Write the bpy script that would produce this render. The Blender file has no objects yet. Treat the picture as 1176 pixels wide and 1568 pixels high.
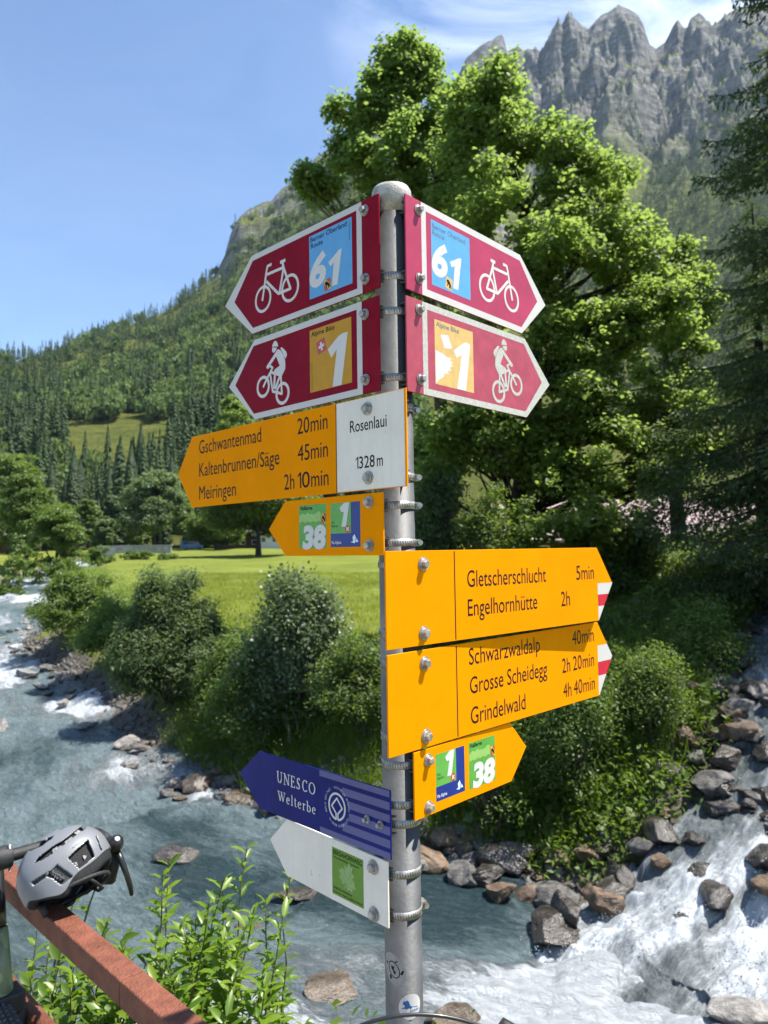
import bpy, math, random
import numpy as np
from math import radians, sin, cos, pi
from mathutils import Vector, Matrix
sc = bpy.context.scene
R = radians
# ------------------------------------------------------------------ camera
F_PX, CZ, PITCH, ROLL = 1130.0, 1.75, R(2.9365), R(0.8629)
cam = bpy.data.cameras.new('camera')
cam.sensor_fit = 'VERTICAL'; cam.sensor_height = 36.0; cam.lens = F_PX / 1568 * 36
cam.clip_start = 0.05; cam.clip_end = 9000
cam.dof.use_dof = True; cam.dof.focus_distance = 1.27
cam.dof.aperture_fstop = 8.0
camo = bpy.data.objects.new('camera', cam)
sc.collection.objects.link(camo)
_f = Vector((0, cos(PITCH), sin(PITCH))); _u = Vector((0, -sin(PITCH), cos(PITCH))); _r = Vector((1, 0, 0))
_r2 = _r * cos(ROLL) - _u * sin(ROLL); _u2 = _u * cos(ROLL) + _r * sin(ROLL)
camo.matrix_world = Matrix(((_r2.x, _u2.x, -_f.x, 0), (_r2.y, _u2.y, -_f.y, 0), (_r2.z, _u2.z, -_f.z, CZ), (0, 0, 0, 1)))
sc.camera = camo
# ------------------------------------------------------------------ light
SUN = Vector((1.38, 0.0, 2.72)).normalized()
SUN_EL = math.asin(SUN.z); SUN_AZ = math.atan2(SUN.x, SUN.y)
world = bpy.data.worlds.new("World"); sc.world = world; world.use_nodes = True
wn = world.node_tree; wn.nodes.clear()
def N(t, k, **kw):
    n = t.nodes.new(k)
    for a, b in kw.items(): setattr(n, a, b)
    return n
sky = N(wn, 'ShaderNodeTexSky', sky_type='NISHITA', sun_disc=False, sun_elevation=SUN_EL, sun_rotation=SUN_AZ,
        altitude=1300, air_density=0.95, dust_density=0.1, ozone_density=3.2)
wbg = N(wn, 'ShaderNodeBackground'); wbg.inputs['Strength'].default_value = 0.103
wout = N(wn, 'ShaderNodeOutputWorld')
tc = N(wn, 'ShaderNodeTexCoord')
mp = N(wn, 'ShaderNodeMapping'); mp.inputs['Scale'].default_value = (1.6, 2.6, 5.0); mp.inputs['Rotation'].default_value = (0.3, 0.5, 0.6)
nz = N(wn, 'ShaderNodeTexNoise'); nz.inputs['Scale'].default_value = 2.2; nz.inputs['Detail'].default_value = 9; nz.inputs['Roughness'].default_value = 0.62; nz.inputs['Distortion'].default_value = 0.6
cr = N(wn, 'ShaderNodeValToRGB'); cr.color_ramp.elements[0].position = 0.40; cr.color_ramp.elements[1].position = 0.80
cm = N(wn, 'ShaderNodeMix', data_type='RGBA'); cm.inputs['B'].default_value = (9.0, 9.3, 9.8, 1)
L = wn.links.new
def ray_dir(px, py): return tuple((_f + _r2 * ((px - 588) / F_PX) - _u2 * ((py - 784) / F_PX)).normalized())
L(tc.outputs['Generated'], mp.inputs['Vector']); L(mp.outputs[0], nz.inputs['Vector']); L(nz.outputs['Fac'], cr.inputs['Fac'])
cd_ = ray_dir(905, -20)
dp = N(wn, 'ShaderNodeVectorMath', operation='DOT_PRODUCT'); dp.inputs[1].default_value = cd_; L(tc.outputs['Generated'], dp.inputs[0])
dm = N(wn, 'ShaderNodeMapRange'); dm.inputs['From Min'].default_value = 0.955; dm.inputs['From Max'].default_value = 0.999; dm.inputs['To Min'].default_value = 0.03; dm.inputs['To Max'].default_value = 0.7; L(dp.outputs['Value'], dm.inputs['Value'])
dx = N(wn, 'ShaderNodeMath', operation='MULTIPLY'); L(cr.outputs['Color'], dx.inputs[0]); L(dm.outputs[0], dx.inputs[1]); L(dx.outputs[0], cm.inputs['Factor']); L(sky.outputs[0], cm.inputs['A']); L(cm.outputs['Result'], wbg.inputs['Color'])
L(wbg.outputs[0], wout.inputs['Surface'])
sl = bpy.data.lights.new('sun', 'SUN'); sl.energy = 4.6; sl.angle = R(0.53); sl.color = (1.0, 0.95, 0.88)
so = bpy.data.objects.new('sun', sl); sc.collection.objects.link(so)
so.rotation_euler = SUN.to_track_quat('Z', 'Y').to_euler(); so.location = SUN * 60
sc.view_settings.view_transform = 'Standard'; sc.view_settings.look = 'None'
sc.view_settings.exposure = 1.32; sc.view_settings.gamma = 1.0
cy = sc.cycles
cy.max_bounces = 8; cy.diffuse_bounces = 4; cy.glossy_bounces = 3; cy.transmission_bounces = 4; cy.transparent_max_bounces = 8
cy.volume_bounces = 0; cy.caustics_reflective = False; cy.caustics_refractive = False
cy.use_denoising = True; cy.use_adaptive_sampling = True; cy.adaptive_threshold = 0.015
try: cy.denoiser = 'OPENIMAGEDENOISE'
except Exception: pass
# ------------------------------------------------------------------ helpers
COL = sc.collection
rng = np.random.default_rng(7)
random.seed(5)
def ray(px, py):
    return _f + _r2 * ((px - 588) / F_PX) - _u2 * ((py - 784) / F_PX)
def at(px, py, Y):
    d = ray(px, py); t = Y / d.y
    return Vector((d.x * t, Y, CZ + d.z * t))
def tag(o, label=None, cat=None, group=None, kind=None):
    if label: o['label'] = label
    if cat: o['category'] = cat
    if group: o['group'] = group
    if kind: o['kind'] = kind
    return o
def link(name, me, m=None, parent=None):
    o = bpy.data.objects.new(name, me); COL.objects.link(o)
    if m is not None: me.materials.append(m)
    if parent is not None: o.parent = parent
    return o
def empty(name, loc=(0, 0, 0), rz=0, label=None, cat=None, group=None):
    o = bpy.data.objects.new(name, None); COL.objects.link(o); o.empty_display_size = 0.1
    o.location = loc; o.rotation_euler = (0, 0, rz); tag(o, label, cat, group); return o
def copy_tree(o, parent=None):
    c = o.copy(); COL.objects.link(c)
    if parent is not None: c.parent = parent
    for ch in list(o.children): copy_tree(ch, c)
    return c
def mesh_np(name, V, F, smooth=False):
    """V (n,3); F list of arrays (m,k) of one or more face sizes"""
    if not isinstance(F, list): F = [F]
    F = [np.asarray(f, np.int32) for f in F if len(f)]
    me = bpy.data.meshes.new(name)
    V = np.asarray(V, np.float32)
    me.vertices.add(len(V)); me.vertices.foreach_set('co', V.ravel())
    loops = np.concatenate([f.ravel() for f in F])
    tot = np.concatenate([np.full(len(f), f.shape[1], np.int32) for f in F])
    st = np.concatenate([[0], np.cumsum(tot)[:-1]]).astype(np.int32)
    me.loops.add(len(loops)); me.loops.foreach_set('vertex_index', loops)
    me.polygons.add(len(tot)); me.polygons.foreach_set('loop_start', st); me.polygons.foreach_set('loop_total', tot)
    if smooth: me.polygons.foreach_set('use_smooth', np.ones(len(tot), bool))
    me.update(calc_edges=True); me.validate()
    return me
class MB:
    """collects faces into one mesh"""
    def __init__(s): s.v = []; s.f = []; s.sm = []
    def add(s, v, f, smooth=False):
        b = len(s.v); s.v += [tuple(p) for p in v]; s.f += [tuple(i + b for i in q) for q in f]; s.sm += [smooth] * len(f); return s
    def box(s, c, d, M=None):
        x, y, z = c; a, b, e = d[0] / 2, d[1] / 2, d[2] / 2
        v = [Vector((x + i * a, y + j * b, z + k * e)) for i in (-1, 1) for j in (-1, 1) for k in (-1, 1)]
        if M is not None: v = [M @ p for p in v]
        return s.add(v, [(0, 1, 3, 2), (4, 6, 7, 5), (0, 4, 5, 1), (2, 3, 7, 6), (0, 2, 6, 4), (1, 5, 7, 3)])
    def tube(s, pts, rad, n=10, caps=True, M=None):
        pts = [Vector(p) for p in pts]; m = len(pts)
        if not hasattr(rad, '__len__'): rad = [rad] * m
        v = []; prev = None
        for i, p in enumerate(pts):
            t = (pts[min(i + 1, m - 1)] - pts[max(i - 1, 0)]).normalized()
            if prev is None:
                a = t.orthogonal().normalized()
            else:
                a = prev - t * prev.dot(t)
                a = a.normalized() if a.length > 1e-6 else t.orthogonal().normalized()
            prev = a; b = t.cross(a)
            for k in range(n):
                an = 2 * pi * k / n
                v.append(p + (a * cos(an) + b * sin(an)) * rad[i])
        f = [(i * n + k, i * n + (k + 1) % n, (i + 1) * n + (k + 1) % n, (i + 1) * n + k) for i in range(m - 1) for k in range(n)]
        if M is not None: v = [M @ p for p in v]
        s.add(v, f, True)
        if caps:
            b = len(s.v) - m * n
            s.f.append(tuple(b + k for k in reversed(range(n)))); s.f.append(tuple(b + (m - 1) * n + k for k in range(n))); s.sm += [False, False]
        return s
    def lathe(s, prof, c, ax='Z', n=24, M=None):
        v = []
        for (r, h) in prof:
            for k in range(n):
                a = 2 * pi * k / n
                x, y = r * cos(a), r * sin(a)
                p = {'Z': (x, y, h), 'Y': (x, h, y), 'X': (h, x, y)}[ax]
                v.append(Vector((p[0] + c[0], p[1] + c[1], p[2] + c[2])))
        m = len(prof)
        f = [(i * n + k, i * n + (k + 1) % n, (i + 1) * n + (k + 1) % n, (i + 1) * n + k) for i in range(m - 1) for k in range(n)]
        if M is not None: v = [M @ p for p in v]
        b = len(s.v); s.add(v, f, True)
        s.f.append(tuple(b + k for k in range(n))); s.f.append(tuple(b + (m - 1) * n + k for k in range(n))); s.sm += [False, False]
        return s
    def mesh(s, name):
        me = bpy.data.meshes.new(name); me.from_pydata([tuple(p) for p in s.v], [], s.f); me.update()
        me.polygons.foreach_set('use_smooth', s.sm); return me
    def build(s, name, m, parent=None, fix=False):
        me = s.mesh(name)
        if fix:
            import bmesh
            b = bmesh.new(); b.from_mesh(me); bmesh.ops.recalc_face_normals(b, faces=b.faces); b.to_mesh(me); b.free()
        return link(name, me, m, parent)
def bev(o, w, seg=2, ang=40):
    md = o.modifiers.new('bevel', 'BEVEL'); md.width = w; md.segments = seg; md.limit_method = 'ANGLE'; md.angle_limit = R(ang); return o
# ---- numpy noise
def _h(ix, iy, iz, seed):
    h = (ix.astype(np.int64) * 374761393 + iy.astype(np.int64) * 668265263 + iz.astype(np.int64) * 2147483647 + seed * 1274126177) & 0xffffffff
    h = ((h ^ (h >> 13)) * 1274126177) & 0xffffffff
    h = ((h ^ (h >> 15)) * 2246822519) & 0xffffffff
    return ((h ^ (h >> 16)) & 0xffffff) / float(0xffffff)
def vn(x, y, z=None, seed=0):
    x = np.asarray(x, float); y = np.asarray(y, float); z = np.zeros_like(x) if z is None else np.asarray(z, float)
    ix, iy, iz = np.floor(x), np.floor(y), np.floor(z); fx, fy, fz = x - ix, y - iy, z - iz
    fx = fx * fx * (3 - 2 * fx); fy = fy * fy * (3 - 2 * fy); fz = fz * fz * (3 - 2 * fz)
    r = 0
    for a in (0, 1):
        for b in (0, 1):
            for c in (0, 1):
                w = (fx if a else 1 - fx) * (fy if b else 1 - fy) * (fz if c else 1 - fz)
                r = r + w * _h(ix + a, iy + b, iz + c, seed)
    return r * 2 - 1
def fbm(x, y, z=None, oct=5, seed=0, gain=0.5, lac=2.03):
    a, s, t = 1.0, 0.0, 0.0; k = 1.0
    for i in range(oct):
        s = s + a * vn(x * k, y * k, None if z is None else z * k, seed + i * 17); t += a; a *= gain; k *= lac
    return s / t
def ridged(x, y, oct=5, seed=0, gain=0.5):
    a, s, t, k = 1.0, 0.0, 0.0, 1.0
    for i in range(oct):
        n = 1 - np.abs(vn(x * k, y * k, None, seed + i * 31)); s = s + a * n * n; t += a; a *= gain; k *= 2.1
    return s / t
def ss(a, b, x):
    t = np.clip((x - a) / (b - a), 0, 1); return t * t * (3 - 2 * t)
# ---- materials
MATS = {}
def base_mat(name):
    m = bpy.data.materials.new(name); m.use_nodes = True; t = m.node_tree; t.nodes.clear()
    o = N(t, 'ShaderNodeOutputMaterial'); p = N(t, 'ShaderNodeBsdfPrincipled'); t.links.new(p.outputs[0], o.inputs['Surface'])
    return m, t, p, o
def pmat(name, col, rough=0.5, metal=0.0, var=0.12, scale=8.0, bump=0.0, bscale=60.0, col2=None, lo=0.4, hi=0.65, spec=0.5, coat=0.0, rvar=0.0, dirt=0.0):
    if name in MATS: return MATS[name]
    m, t, p, o = base_mat(name); l = t.links.new
    p.inputs['Roughness'].default_value = rough; p.inputs['Metallic'].default_value = metal
    p.inputs['Specular IOR Level'].default_value = spec; p.inputs['Coat Weight'].default_value = coat; p.inputs['Coat Roughness'].default_value = 0.1
    g = N(t, 'ShaderNodeTexCoord'); n = N(t, 'ShaderNodeTexNoise'); n.inputs['Scale'].default_value = scale; n.inputs['Detail'].default_value = 6; n.inputs['Roughness'].default_value = 0.65
    l(g.outputs['Object'], n.inputs['Vector'])
    c = N(t, 'ShaderNodeValToRGB'); c.color_ramp.elements[0].position = lo; c.color_ramp.elements[1].position = hi
    a = tuple(x * (1 - var) for x in col); b = col2 or tuple(min(1, x * (1 + var)) for x in col)
    c.color_ramp.elements[0].color = (*a, 1); c.color_ramp.elements[1].color = (*b, 1)
    l(n.outputs['Fac'], c.inputs['Fac']); l(c.outputs['Color'], p.inputs['Base Color'])
    if dirt:
        v = N(t, 'ShaderNodeTexNoise'); v.inputs['Scale'].default_value = 120; v.inputs['Detail'].default_value = 3; l(g.outputs['Object'], v.inputs['Vector'])
        vr = N(t, 'ShaderNodeValToRGB'); vr.color_ramp.elements[0].position = .64; vr.color_ramp.elements[1].position = .74; l(v.outputs['Fac'], vr.inputs['Fac'])
        mq = N(t, 'ShaderNodeMapping'); mq.inputs['Scale'].default_value = (70, 70, 5); l(g.outputs['Object'], mq.inputs['Vector'])
        w_ = N(t, 'ShaderNodeTexNoise'); w_.inputs['Scale'].default_value = 1; w_.inputs['Detail'].default_value = 4; l(mq.outputs[0], w_.inputs['Vector'])
        wr_ = N(t, 'ShaderNodeMapRange'); wr_.inputs['From Min'].default_value = .5; wr_.inputs['From Max'].default_value = .8; wr_.inputs['To Max'].default_value = .35; l(w_.outputs['Fac'], wr_.inputs['Value'])
        mxm = N(t, 'ShaderNodeMath', operation='MAXIMUM'); l(vr.outputs['Color'], mxm.inputs[0]); l(wr_.outputs[0], mxm.inputs[1])
        ds = N(t, 'ShaderNodeMath', operation='MULTIPLY'); ds.inputs[1].default_value = dirt; l(mxm.outputs[0], ds.inputs[0])
        dm_ = N(t, 'ShaderNodeMix', data_type='RGBA'); dm_.inputs['B'].default_value = (0.12, 0.085, 0.05, 1); l(ds.outputs[0], dm_.inputs['Factor']); l(c.outputs['Color'], dm_.inputs['A']); l(dm_.outputs['Result'], p.inputs['Base Color'])
    if rvar:
        mr = N(t, 'ShaderNodeMapRange'); mr.inputs['To Min'].default_value = max(0.02, rough - rvar); mr.inputs['To Max'].default_value = rough + rvar
        l(n.outputs['Fac'], mr.inputs['Value']); l(mr.outputs[0], p.inputs['Roughness'])
    if bump:
        n2 = N(t, 'ShaderNodeTexNoise'); n2.inputs['Scale'].default_value = bscale; n2.inputs['Detail'].default_value = 5
        bp = N(t, 'ShaderNodeBump'); bp.inputs['Strength'].default_value = bump; bp.inputs['Distance'].default_value = 0.02
        l(g.outputs['Object'], n2.inputs['Vector']); l(n2.outputs['Fac'], bp.inputs['Height']); l(bp.outputs[0], p.inputs['Normal'])
    MATS[name] = m; return m
def leaf_mat(name, c1, c2, c3, trans=0.35, tcol=(0.22, 0.34, 0.03), rough=0.5, spec=0.4):
    if name in MATS: return MATS[name]
    m, t, p, o = base_mat(name); l = t.links.new
    g = N(t, 'ShaderNodeNewGeometry'); c = N(t, 'ShaderNodeValToRGB')
    e = c.color_ramp.elements; e[0].color = (*c1, 1); e[1].color = (*c3, 1); e[0].position = 0.0
    q = e.new(0.55); q.color = (*c2, 1)
    l(g.outputs['Random Per Island'], c.inputs['Fac']); l(c.outputs['Color'], p.inputs['Base Color'])
    p.inputs['Roughness'].default_value = rough; p.inputs['Specular IOR Level'].default_value = spec
    tr = N(t, 'ShaderNodeBsdfTranslucent'); mx = N(t, 'ShaderNodeMixShader'); mx.inputs[0].default_value = trans
    mu = N(t, 'ShaderNodeMix', data_type='RGBA', blend_type='MIX'); mu.inputs['Factor'].default_value = 0.7
    mu.inputs['B'].default_value = (*tcol, 1); l(c.outputs['Color'], mu.inputs['A']); l(mu.outputs['Result'], tr.inputs['Color'])
    l(p.outputs[0], mx.inputs[1]); l(tr.outputs[0], mx.inputs[2]); l(mx.outputs[0], o.inputs['Surface'])
    MATS[name] = m; return m
# ------------------------------------------------------------------ terrain
RB = [(-52, 135), (-44, 112), (-38.3, 96), (-32.5, 69), (-23.7, 50.9), (-18.2, 38), (-17.0, 33.6), (-14.2, 30), (-11.4, 26), (-7.9, 20.5), (-5.7, 17.4), (-3.74, 14.6), (-2.2, 13.1), (-0.4, 11.75), (1.0, 11.1), (1.9, 10.4)]
LBK = [(-60, 135), (-50, 112), (-44.5, 96), (-38.5, 72), (-26.5, 46), (-21.0, 37), (-16.2, 27), (-11.6, 20.5), (-9.8, 15), (-9, 10), (-6.2, 6.3), (-3, 5.3), (0, 5.0)]
WPOLY = np.array(RB + [(2.6, 9.9), (4.5, 9.4), (9, 8.2), (20, 7), (34, 6.5), (34, 3.8), (20, 4.2), (8, 4.8)] + LBK[::-1])
TC = np.array([(1.9, 8.2, -3.35), (2.75, 8.85, -2.95), (3.65, 9.3, -2.62), (4.45, 9.75, -2.2), (5.2, 10.3, -1.82), (5.85, 10.9, -1.3), (6.3, 11.7, -0.78), (7.6, 13.6, -0.1), (10.5, 17.0, 1.1), (15, 21.5, 2.6), (24, 29, 5.0)])
TW = np.array([1.2, 1.15, 1.05, 0.98, 0.95, 0.85, 0.8, 1.0, 1.2, 1.3, 1.5])
def water_main(x, y): return -3 + 0.03 * np.maximum(0, y - 12)
def sdist(P, x, y):
    """signed distance to closed polygon (inside < 0)"""
    n = len(P); d = np.full(x.shape, 1e18); ins = np.zeros(x.shape, bool)
    for i in range(n):
        ax, ay = P[i]; bx, by = P[(i + 1) % n]
        ex, ey = bx - ax, by - ay
        t = np.clip(((x - ax) * ex + (y - ay) * ey) / (ex * ex + ey * ey + 1e-12), 0, 1)
        d = np.minimum(d, (x - ax - t * ex) ** 2 + (y - ay - t * ey) ** 2)
        c = ((ay > y) != (by > y)) & (x < (bx - ax) * (y - ay) / (by - ay + 1e-12) + ax)
        ins ^= c
    d = np.sqrt(d); return np.where(ins, -d, d)
def trib(x, y):
    """distance outside the stream, water level there"""
    best = np.full(x.shape, 1e18); wz = np.zeros(x.shape); bd = np.full(x.shape, 1e9)
    for i in range(len(TC) - 1):
        a, b = TC[i], TC[i + 1]; e = b[:2] - a[:2]
        t = np.clip(((x - a[0]) * e[0] + (y - a[1]) * e[1]) / (e @ e), 0, 1)
        dd = np.sqrt((x - a[0] - t * e[0]) ** 2 + (y - a[1] - t * e[1]) ** 2)
        w = TW[i] + (TW[i + 1] - TW[i]) * t; z = a[2] + (b[2] - a[2]) * t
        s = dd - w; u = s < bd
        bd = np.where(u, s, bd); wz = np.where(u, z, wz)
    return bd, wz
def base_z(x, y):
    b = -1.2 + 0.026 * (y - 15)
    b = np.where(y > 150, 2.3 + 0.012 * (y - 150), b); b = np.minimum(b, 5.0)
    b = b + np.clip(x - 2.0, 0, 14) * 0.36 * (1 - ss(20, 38, y)) * ss(3, 9, y)
    b = b + np.clip(x - 26, 0, 60) * 0.10 * ss(10, 30, y)
    b = b + np.clip(-x - 12 - 0.45 * np.maximum(y - 12, 0), 0, 60) * 0.07
    near = 1 - ss(1.3, 5.2, y)
    b = b * (1 - near) + (-0.02) * near
    return b
def ground_z(x, y):
    b = base_z(x, y)
    b = b + 0.22 * fbm(x * 0.16, y * 0.16, oct=4, seed=3) * ss(4, 12, np.hypot(x, y)) + 0.05 * fbm(x * 1.3, y * 1.3, oct=3, seed=4)
    sd = sdist(WPOLY, x, y); rough = 0.16 * fbm(x * 1.1, y * 1.1, oct=4, seed=9)
    W = np.where(y < 6.5, 2.6, 3.4) + 1.2 * vn(x * 0.35, y * 0.35, seed=5)
    wm = water_main(x, y)
    zm = np.where(sd < 0, wm - np.minimum(1.0, 0.10 + 0.35 * -sd), wm - 0.1 + (np.maximum(b, wm) - wm + 0.1) * ss(0, W, sd) ** 0.85)
    zm = zm + rough * np.exp(-np.abs(sd) / 1.5)
    td, tz = trib(x, y)
    zt = np.where(td < 0, tz - np.minimum(0.7, 0.1 + 0.4 * -td), tz - 0.1 + (np.maximum(b, tz) - tz + 0.1) * ss(0, 2.0, td)) + rough * np.exp(-np.abs(td) / 1.2)
    return np.minimum(np.minimum(zm, np.where(td < 4, zt, 1e9)), np.maximum(b, zm)), np.minimum(np.abs(np.maximum(sd, 0)), np.abs(np.maximum(td, 0)))
def gz(x, y): return float(ground_z(np.array([float(x)]), np.array([float(y)]))[0][0])
azs = np.concatenate([np.arange(-180, -60, 5), np.arange(-60, -42, 1.0), np.arange(-42, 42, 0.22), np.arange(42, 60, 1.0), np.arange(60, 180, 5)])
rs = 0.4 * np.exp(np.arange(0, 1, 1 / 480.) * math.log(3300 / 0.4))
def polar_grid(azs, rs, closed=True):
    A, RR = np.meshgrid(np.radians(azs), rs); x = RR * np.sin(A); y = RR * np.cos(A)
    nr, na = A.shape; idx = np.arange(nr * na).reshape(nr, na)
    nx = np.roll(idx, -1, 1) if closed else idx[:, 1:]; i0 = idx if closed else idx[:, :-1]
    F = np.stack([i0[:-1], nx[:-1], nx[1:], i0[1:]], -1).reshape(-1, 4)[:, ::-1]
    return x.ravel(), y.ravel(), F
gx, gy, gF = polar_grid(azs, rs)
gzv, gdist = ground_z(gx, gy)
gme = mesh_np('ground', np.stack([gx, gy, gzv], -1), gF, smooth=True)
at_ = gme.attributes.new('bank', 'FLOAT', 'POINT'); at_.data.foreach_set('value', (np.exp(-gdist / 1.3)).astype(np.float32))
def ground_material():
    m, t, p, o = base_mat('ground_soil_and_grass'); l = t.links.new
    g = N(t, 'ShaderNodeTexCoord'); a = N(t, 'ShaderNodeAttribute', attribute_name='bank')
    def noise(s, d=6, r=0.6):
        n = N(t, 'ShaderNodeTexNoise'); n.inputs['Scale'].default_value = s; n.inputs['Detail'].default_value = d; n.inputs['Roughness'].default_value = r
        l(g.outputs['Object'], n.inputs['Vector']); return n
    def ramp(a0, a1, c0, c1, src):
        c = N(t, 'ShaderNodeValToRGB'); c.color_ramp.elements[0].position = a0; c.color_ramp.elements[1].position = a1
        c.color_ramp.elements[0].color = (*c0, 1); c.color_ramp.elements[1].color = (*c1, 1); l(src, c.inputs['Fac']); return c
    n1 = noise(0.12, 8); n2 = noise(1.6, 8, 0.7); n3 = noise(7, 8, 0.7)
    grass = ramp(0.38, 0.66, (0.095, 0.125, 0.013), (0.19, 0.215, 0.026), n1.outputs['Fac'])
    grass2 = ramp(0.35, 0.7, (0.08, 0.108, 0.013), (0.205, 0.225, 0.032), n2.outputs['Fac'])
    mg = N(t, 'ShaderNodeMix', data_type='RGBA'); mg.inputs['Factor'].default_value = 0.45
    l(grass.outputs['Color'], mg.inputs['A']); l(grass2.outputs['Color'], mg.inputs['B'])
    rock = ramp(0.35, 0.68, (0.055, 0.046, 0.036), (0.20, 0.17, 0.14), n3.outputs['Fac'])
    ad = N(t, 'ShaderNodeMath', operation='ADD'); l(a.outputs['Fac'], ad.inputs[0])
    sb = N(t, 'ShaderNodeMath', operation='MULTIPLY_ADD'); sb.inputs[1].default_value = 0.9; sb.inputs[2].default_value = -0.45; l(n2.outputs['Fac'], sb.inputs[0]); l(sb.outputs[0], ad.inputs[1])
    k = ramp(0.36, 0.5, (0, 0, 0), (1, 1, 1), ad.outputs[0])
    mx = N(t, 'ShaderNodeMix', data_type='RGBA'); l(k.outputs['Color'], mx.inputs['Factor']); l(mg.outputs['Result'], mx.inputs['A']); l(rock.outputs['Color'], mx.inputs['B'])
    l(mx.outputs['Result'], p.inputs['Base Color']); p.inputs['Roughness'].default_value = 0.9; p.inputs['Specular IOR Level'].default_value = 0.2
    b = N(t, 'ShaderNodeBump'); b.inputs['Strength'].default_value = 0.7; b.inputs['Distance'].default_value = 0.15; l(n3.outputs['Fac'], b.inputs['Height']); l(b.outputs[0], p.inputs['Normal'])
    return m
tag(link('ground', gme, ground_material()), 'valley floor of sunlit meadow grass and stony river banks', None, kind='structure')
# ---- water
def water_material(name, deep, shallow, st=(0.55, 1.3), rmp=(0.78, 1.02), bmp=(1.0, 0.16)):
    m, t, p, o = base_mat(name); l = t.links.new
    a = N(t, 'ShaderNodeAttribute', attribute_name='foam'); uv = N(t, 'ShaderNodeUVMap'); uv.uv_map = 'flow'
    mp1 = N(t, 'ShaderNodeMapping'); mp1.inputs['Scale'].default_value = (*st, 1); l(uv.outputs[0], mp1.inputs['Vector'])
    def noise(vec, s, d, r, dist):
        n = N(t, 'ShaderNodeTexNoise'); n.inputs['Scale'].default_value = s; n.inputs['Detail'].default_value = d; n.inputs['Roughness'].default_value = r; n.inputs['Distortion'].default_value = dist
        l(vec, n.inputs['Vector']); return n
    n1 = noise(mp1.outputs[0], 2.6, 10, 0.68, 1.1)
    n2 = noise(mp1.outputs[0], 15, 7, 0.75, 0.8)
    mix = N(t, 'ShaderNodeMath', operation='MULTIPLY_ADD'); mix.inputs[1].default_value = 0.44; l(n2.outputs['Fac'], mix.inputs[0])
    ml = N(t, 'ShaderNodeMath', operation='MULTIPLY'); ml.inputs[1].default_value = 0.56; l(n1.outputs['Fac'], ml.inputs[0]); l(ml.outputs[0], mix.inputs[2])
    ad = N(t, 'ShaderNodeMath', operation='ADD'); l(mix.outputs[0], ad.inputs[0]); l(a.outputs['Fac'], ad.inputs[1])
    r = N(t, 'ShaderNodeValToRGB'); r.color_ramp.elements[0].position = rmp[0]; r.color_ramp.elements[1].position = rmp[1]; r.color_ramp.interpolation = 'EASE'
    l(ad.outputs[0], r.inputs['Fac'])
    dc = N(t, 'ShaderNodeMix', data_type='RGBA'); dc.inputs['A'].default_value = (*deep, 1); dc.inputs['B'].default_value = (*shallow, 1)
    rr = N(t, 'ShaderNodeMapRange'); rr.inputs['From Min'].default_value = 0.45; rr.inputs['From Max'].default_value = 0.95; l(ad.outputs[0], rr.inputs['Value']); l(rr.outputs[0], dc.inputs['Factor'])
    fm = N(t, 'ShaderNodeMix', data_type='RGBA'); fm.inputs['B'].default_value = (0.50, 0.535, 0.56, 1); l(r.outputs['Color'], fm.inputs['Factor']); l(dc.outputs['Result'], fm.inputs['A'])
    l(fm.outputs['Result'], p.inputs['Base Color'])
    ro = N(t, 'ShaderNodeMapRange'); ro.inputs['To Min'].default_value = 0.09; ro.inputs['To Max'].default_value = 0.36; l(r.outputs['Color'], ro.inputs['Value']); l(ro.outputs[0], p.inputs['Roughness'])
    p.inputs['IOR'].default_value = 1.33
    mp2 = N(t, 'ShaderNodeMapping'); mp2.inputs['Scale'].default_value = (2.2, 4.0, 1); l(uv.outputs[0], mp2.inputs['Vector'])
    n3 = noise(mp2.outputs[0], 2.4, 9, 0.7, 0.6)
    hs = N(t, 'ShaderNodeMath', operation='ADD'); l(n3.outputs['Fac'], hs.inputs[0]); l(r.outputs['Color'], hs.inputs[1])
    b = N(t, 'ShaderNodeBump'); b.inputs['Strength'].default_value = bmp[0]; b.inputs['Distance'].default_value = bmp[1]; l(hs.outputs[0], b.inputs['Height']); l(b.outputs[0], p.inputs['Normal'])
    return m
def water_mesh(name, V, F, foam, uvs, m, label):
    me = mesh_np(name, V, F, True)
    me.attributes.new('foam', 'FLOAT', 'POINT').data.foreach_set('value', foam.astype(np.float32))
    ul = me.uv_layers.new(name='flow'); li = np.zeros(len(me.loops), np.int32); me.loops.foreach_get('vertex_index', li)
    ul.data.foreach_set('uv', uvs[li].astype(np.float32).ravel())
    return tag(link(name, me, m), label, None, kind='structure')
# main river: polar sheet that runs under the banks
wa = np.concatenate([np.arange(-52, -31, 0.8), np.arange(-31, 31, 0.13), np.arange(31, 75, 0.8)])
wr = 4.2 * np.exp(np.arange(0, 1.0001, 1 / 420.) * math.log(140 / 4.2))
wx, wy, wF = polar_grid(wa, wr, closed=False)
sdw = sdist(WPOLY, wx, wy)
keep = (sdw < 1.0)
CL = np.array([((a[0] + b[0]) / 2, (a[1] + b[1]) / 2) for a, b in zip(RB, [(-60, 135), (-50, 112), (-44.5, 96), (-38.5, 72), (-26.5, 46), (-21, 37), (-19, 33), (-16.2, 29), (-13.8, 23.5), (-11, 18.5), (-9.6, 14), (-8, 10), (-5, 7.6), (-3, 6.6), (0, 6), (3, 5.6)])] + [(12, 7), (34, 5)])
cs = np.concatenate([[0], np.cumsum(np.hypot(*np.diff(CL, axis=0).T))])
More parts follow.
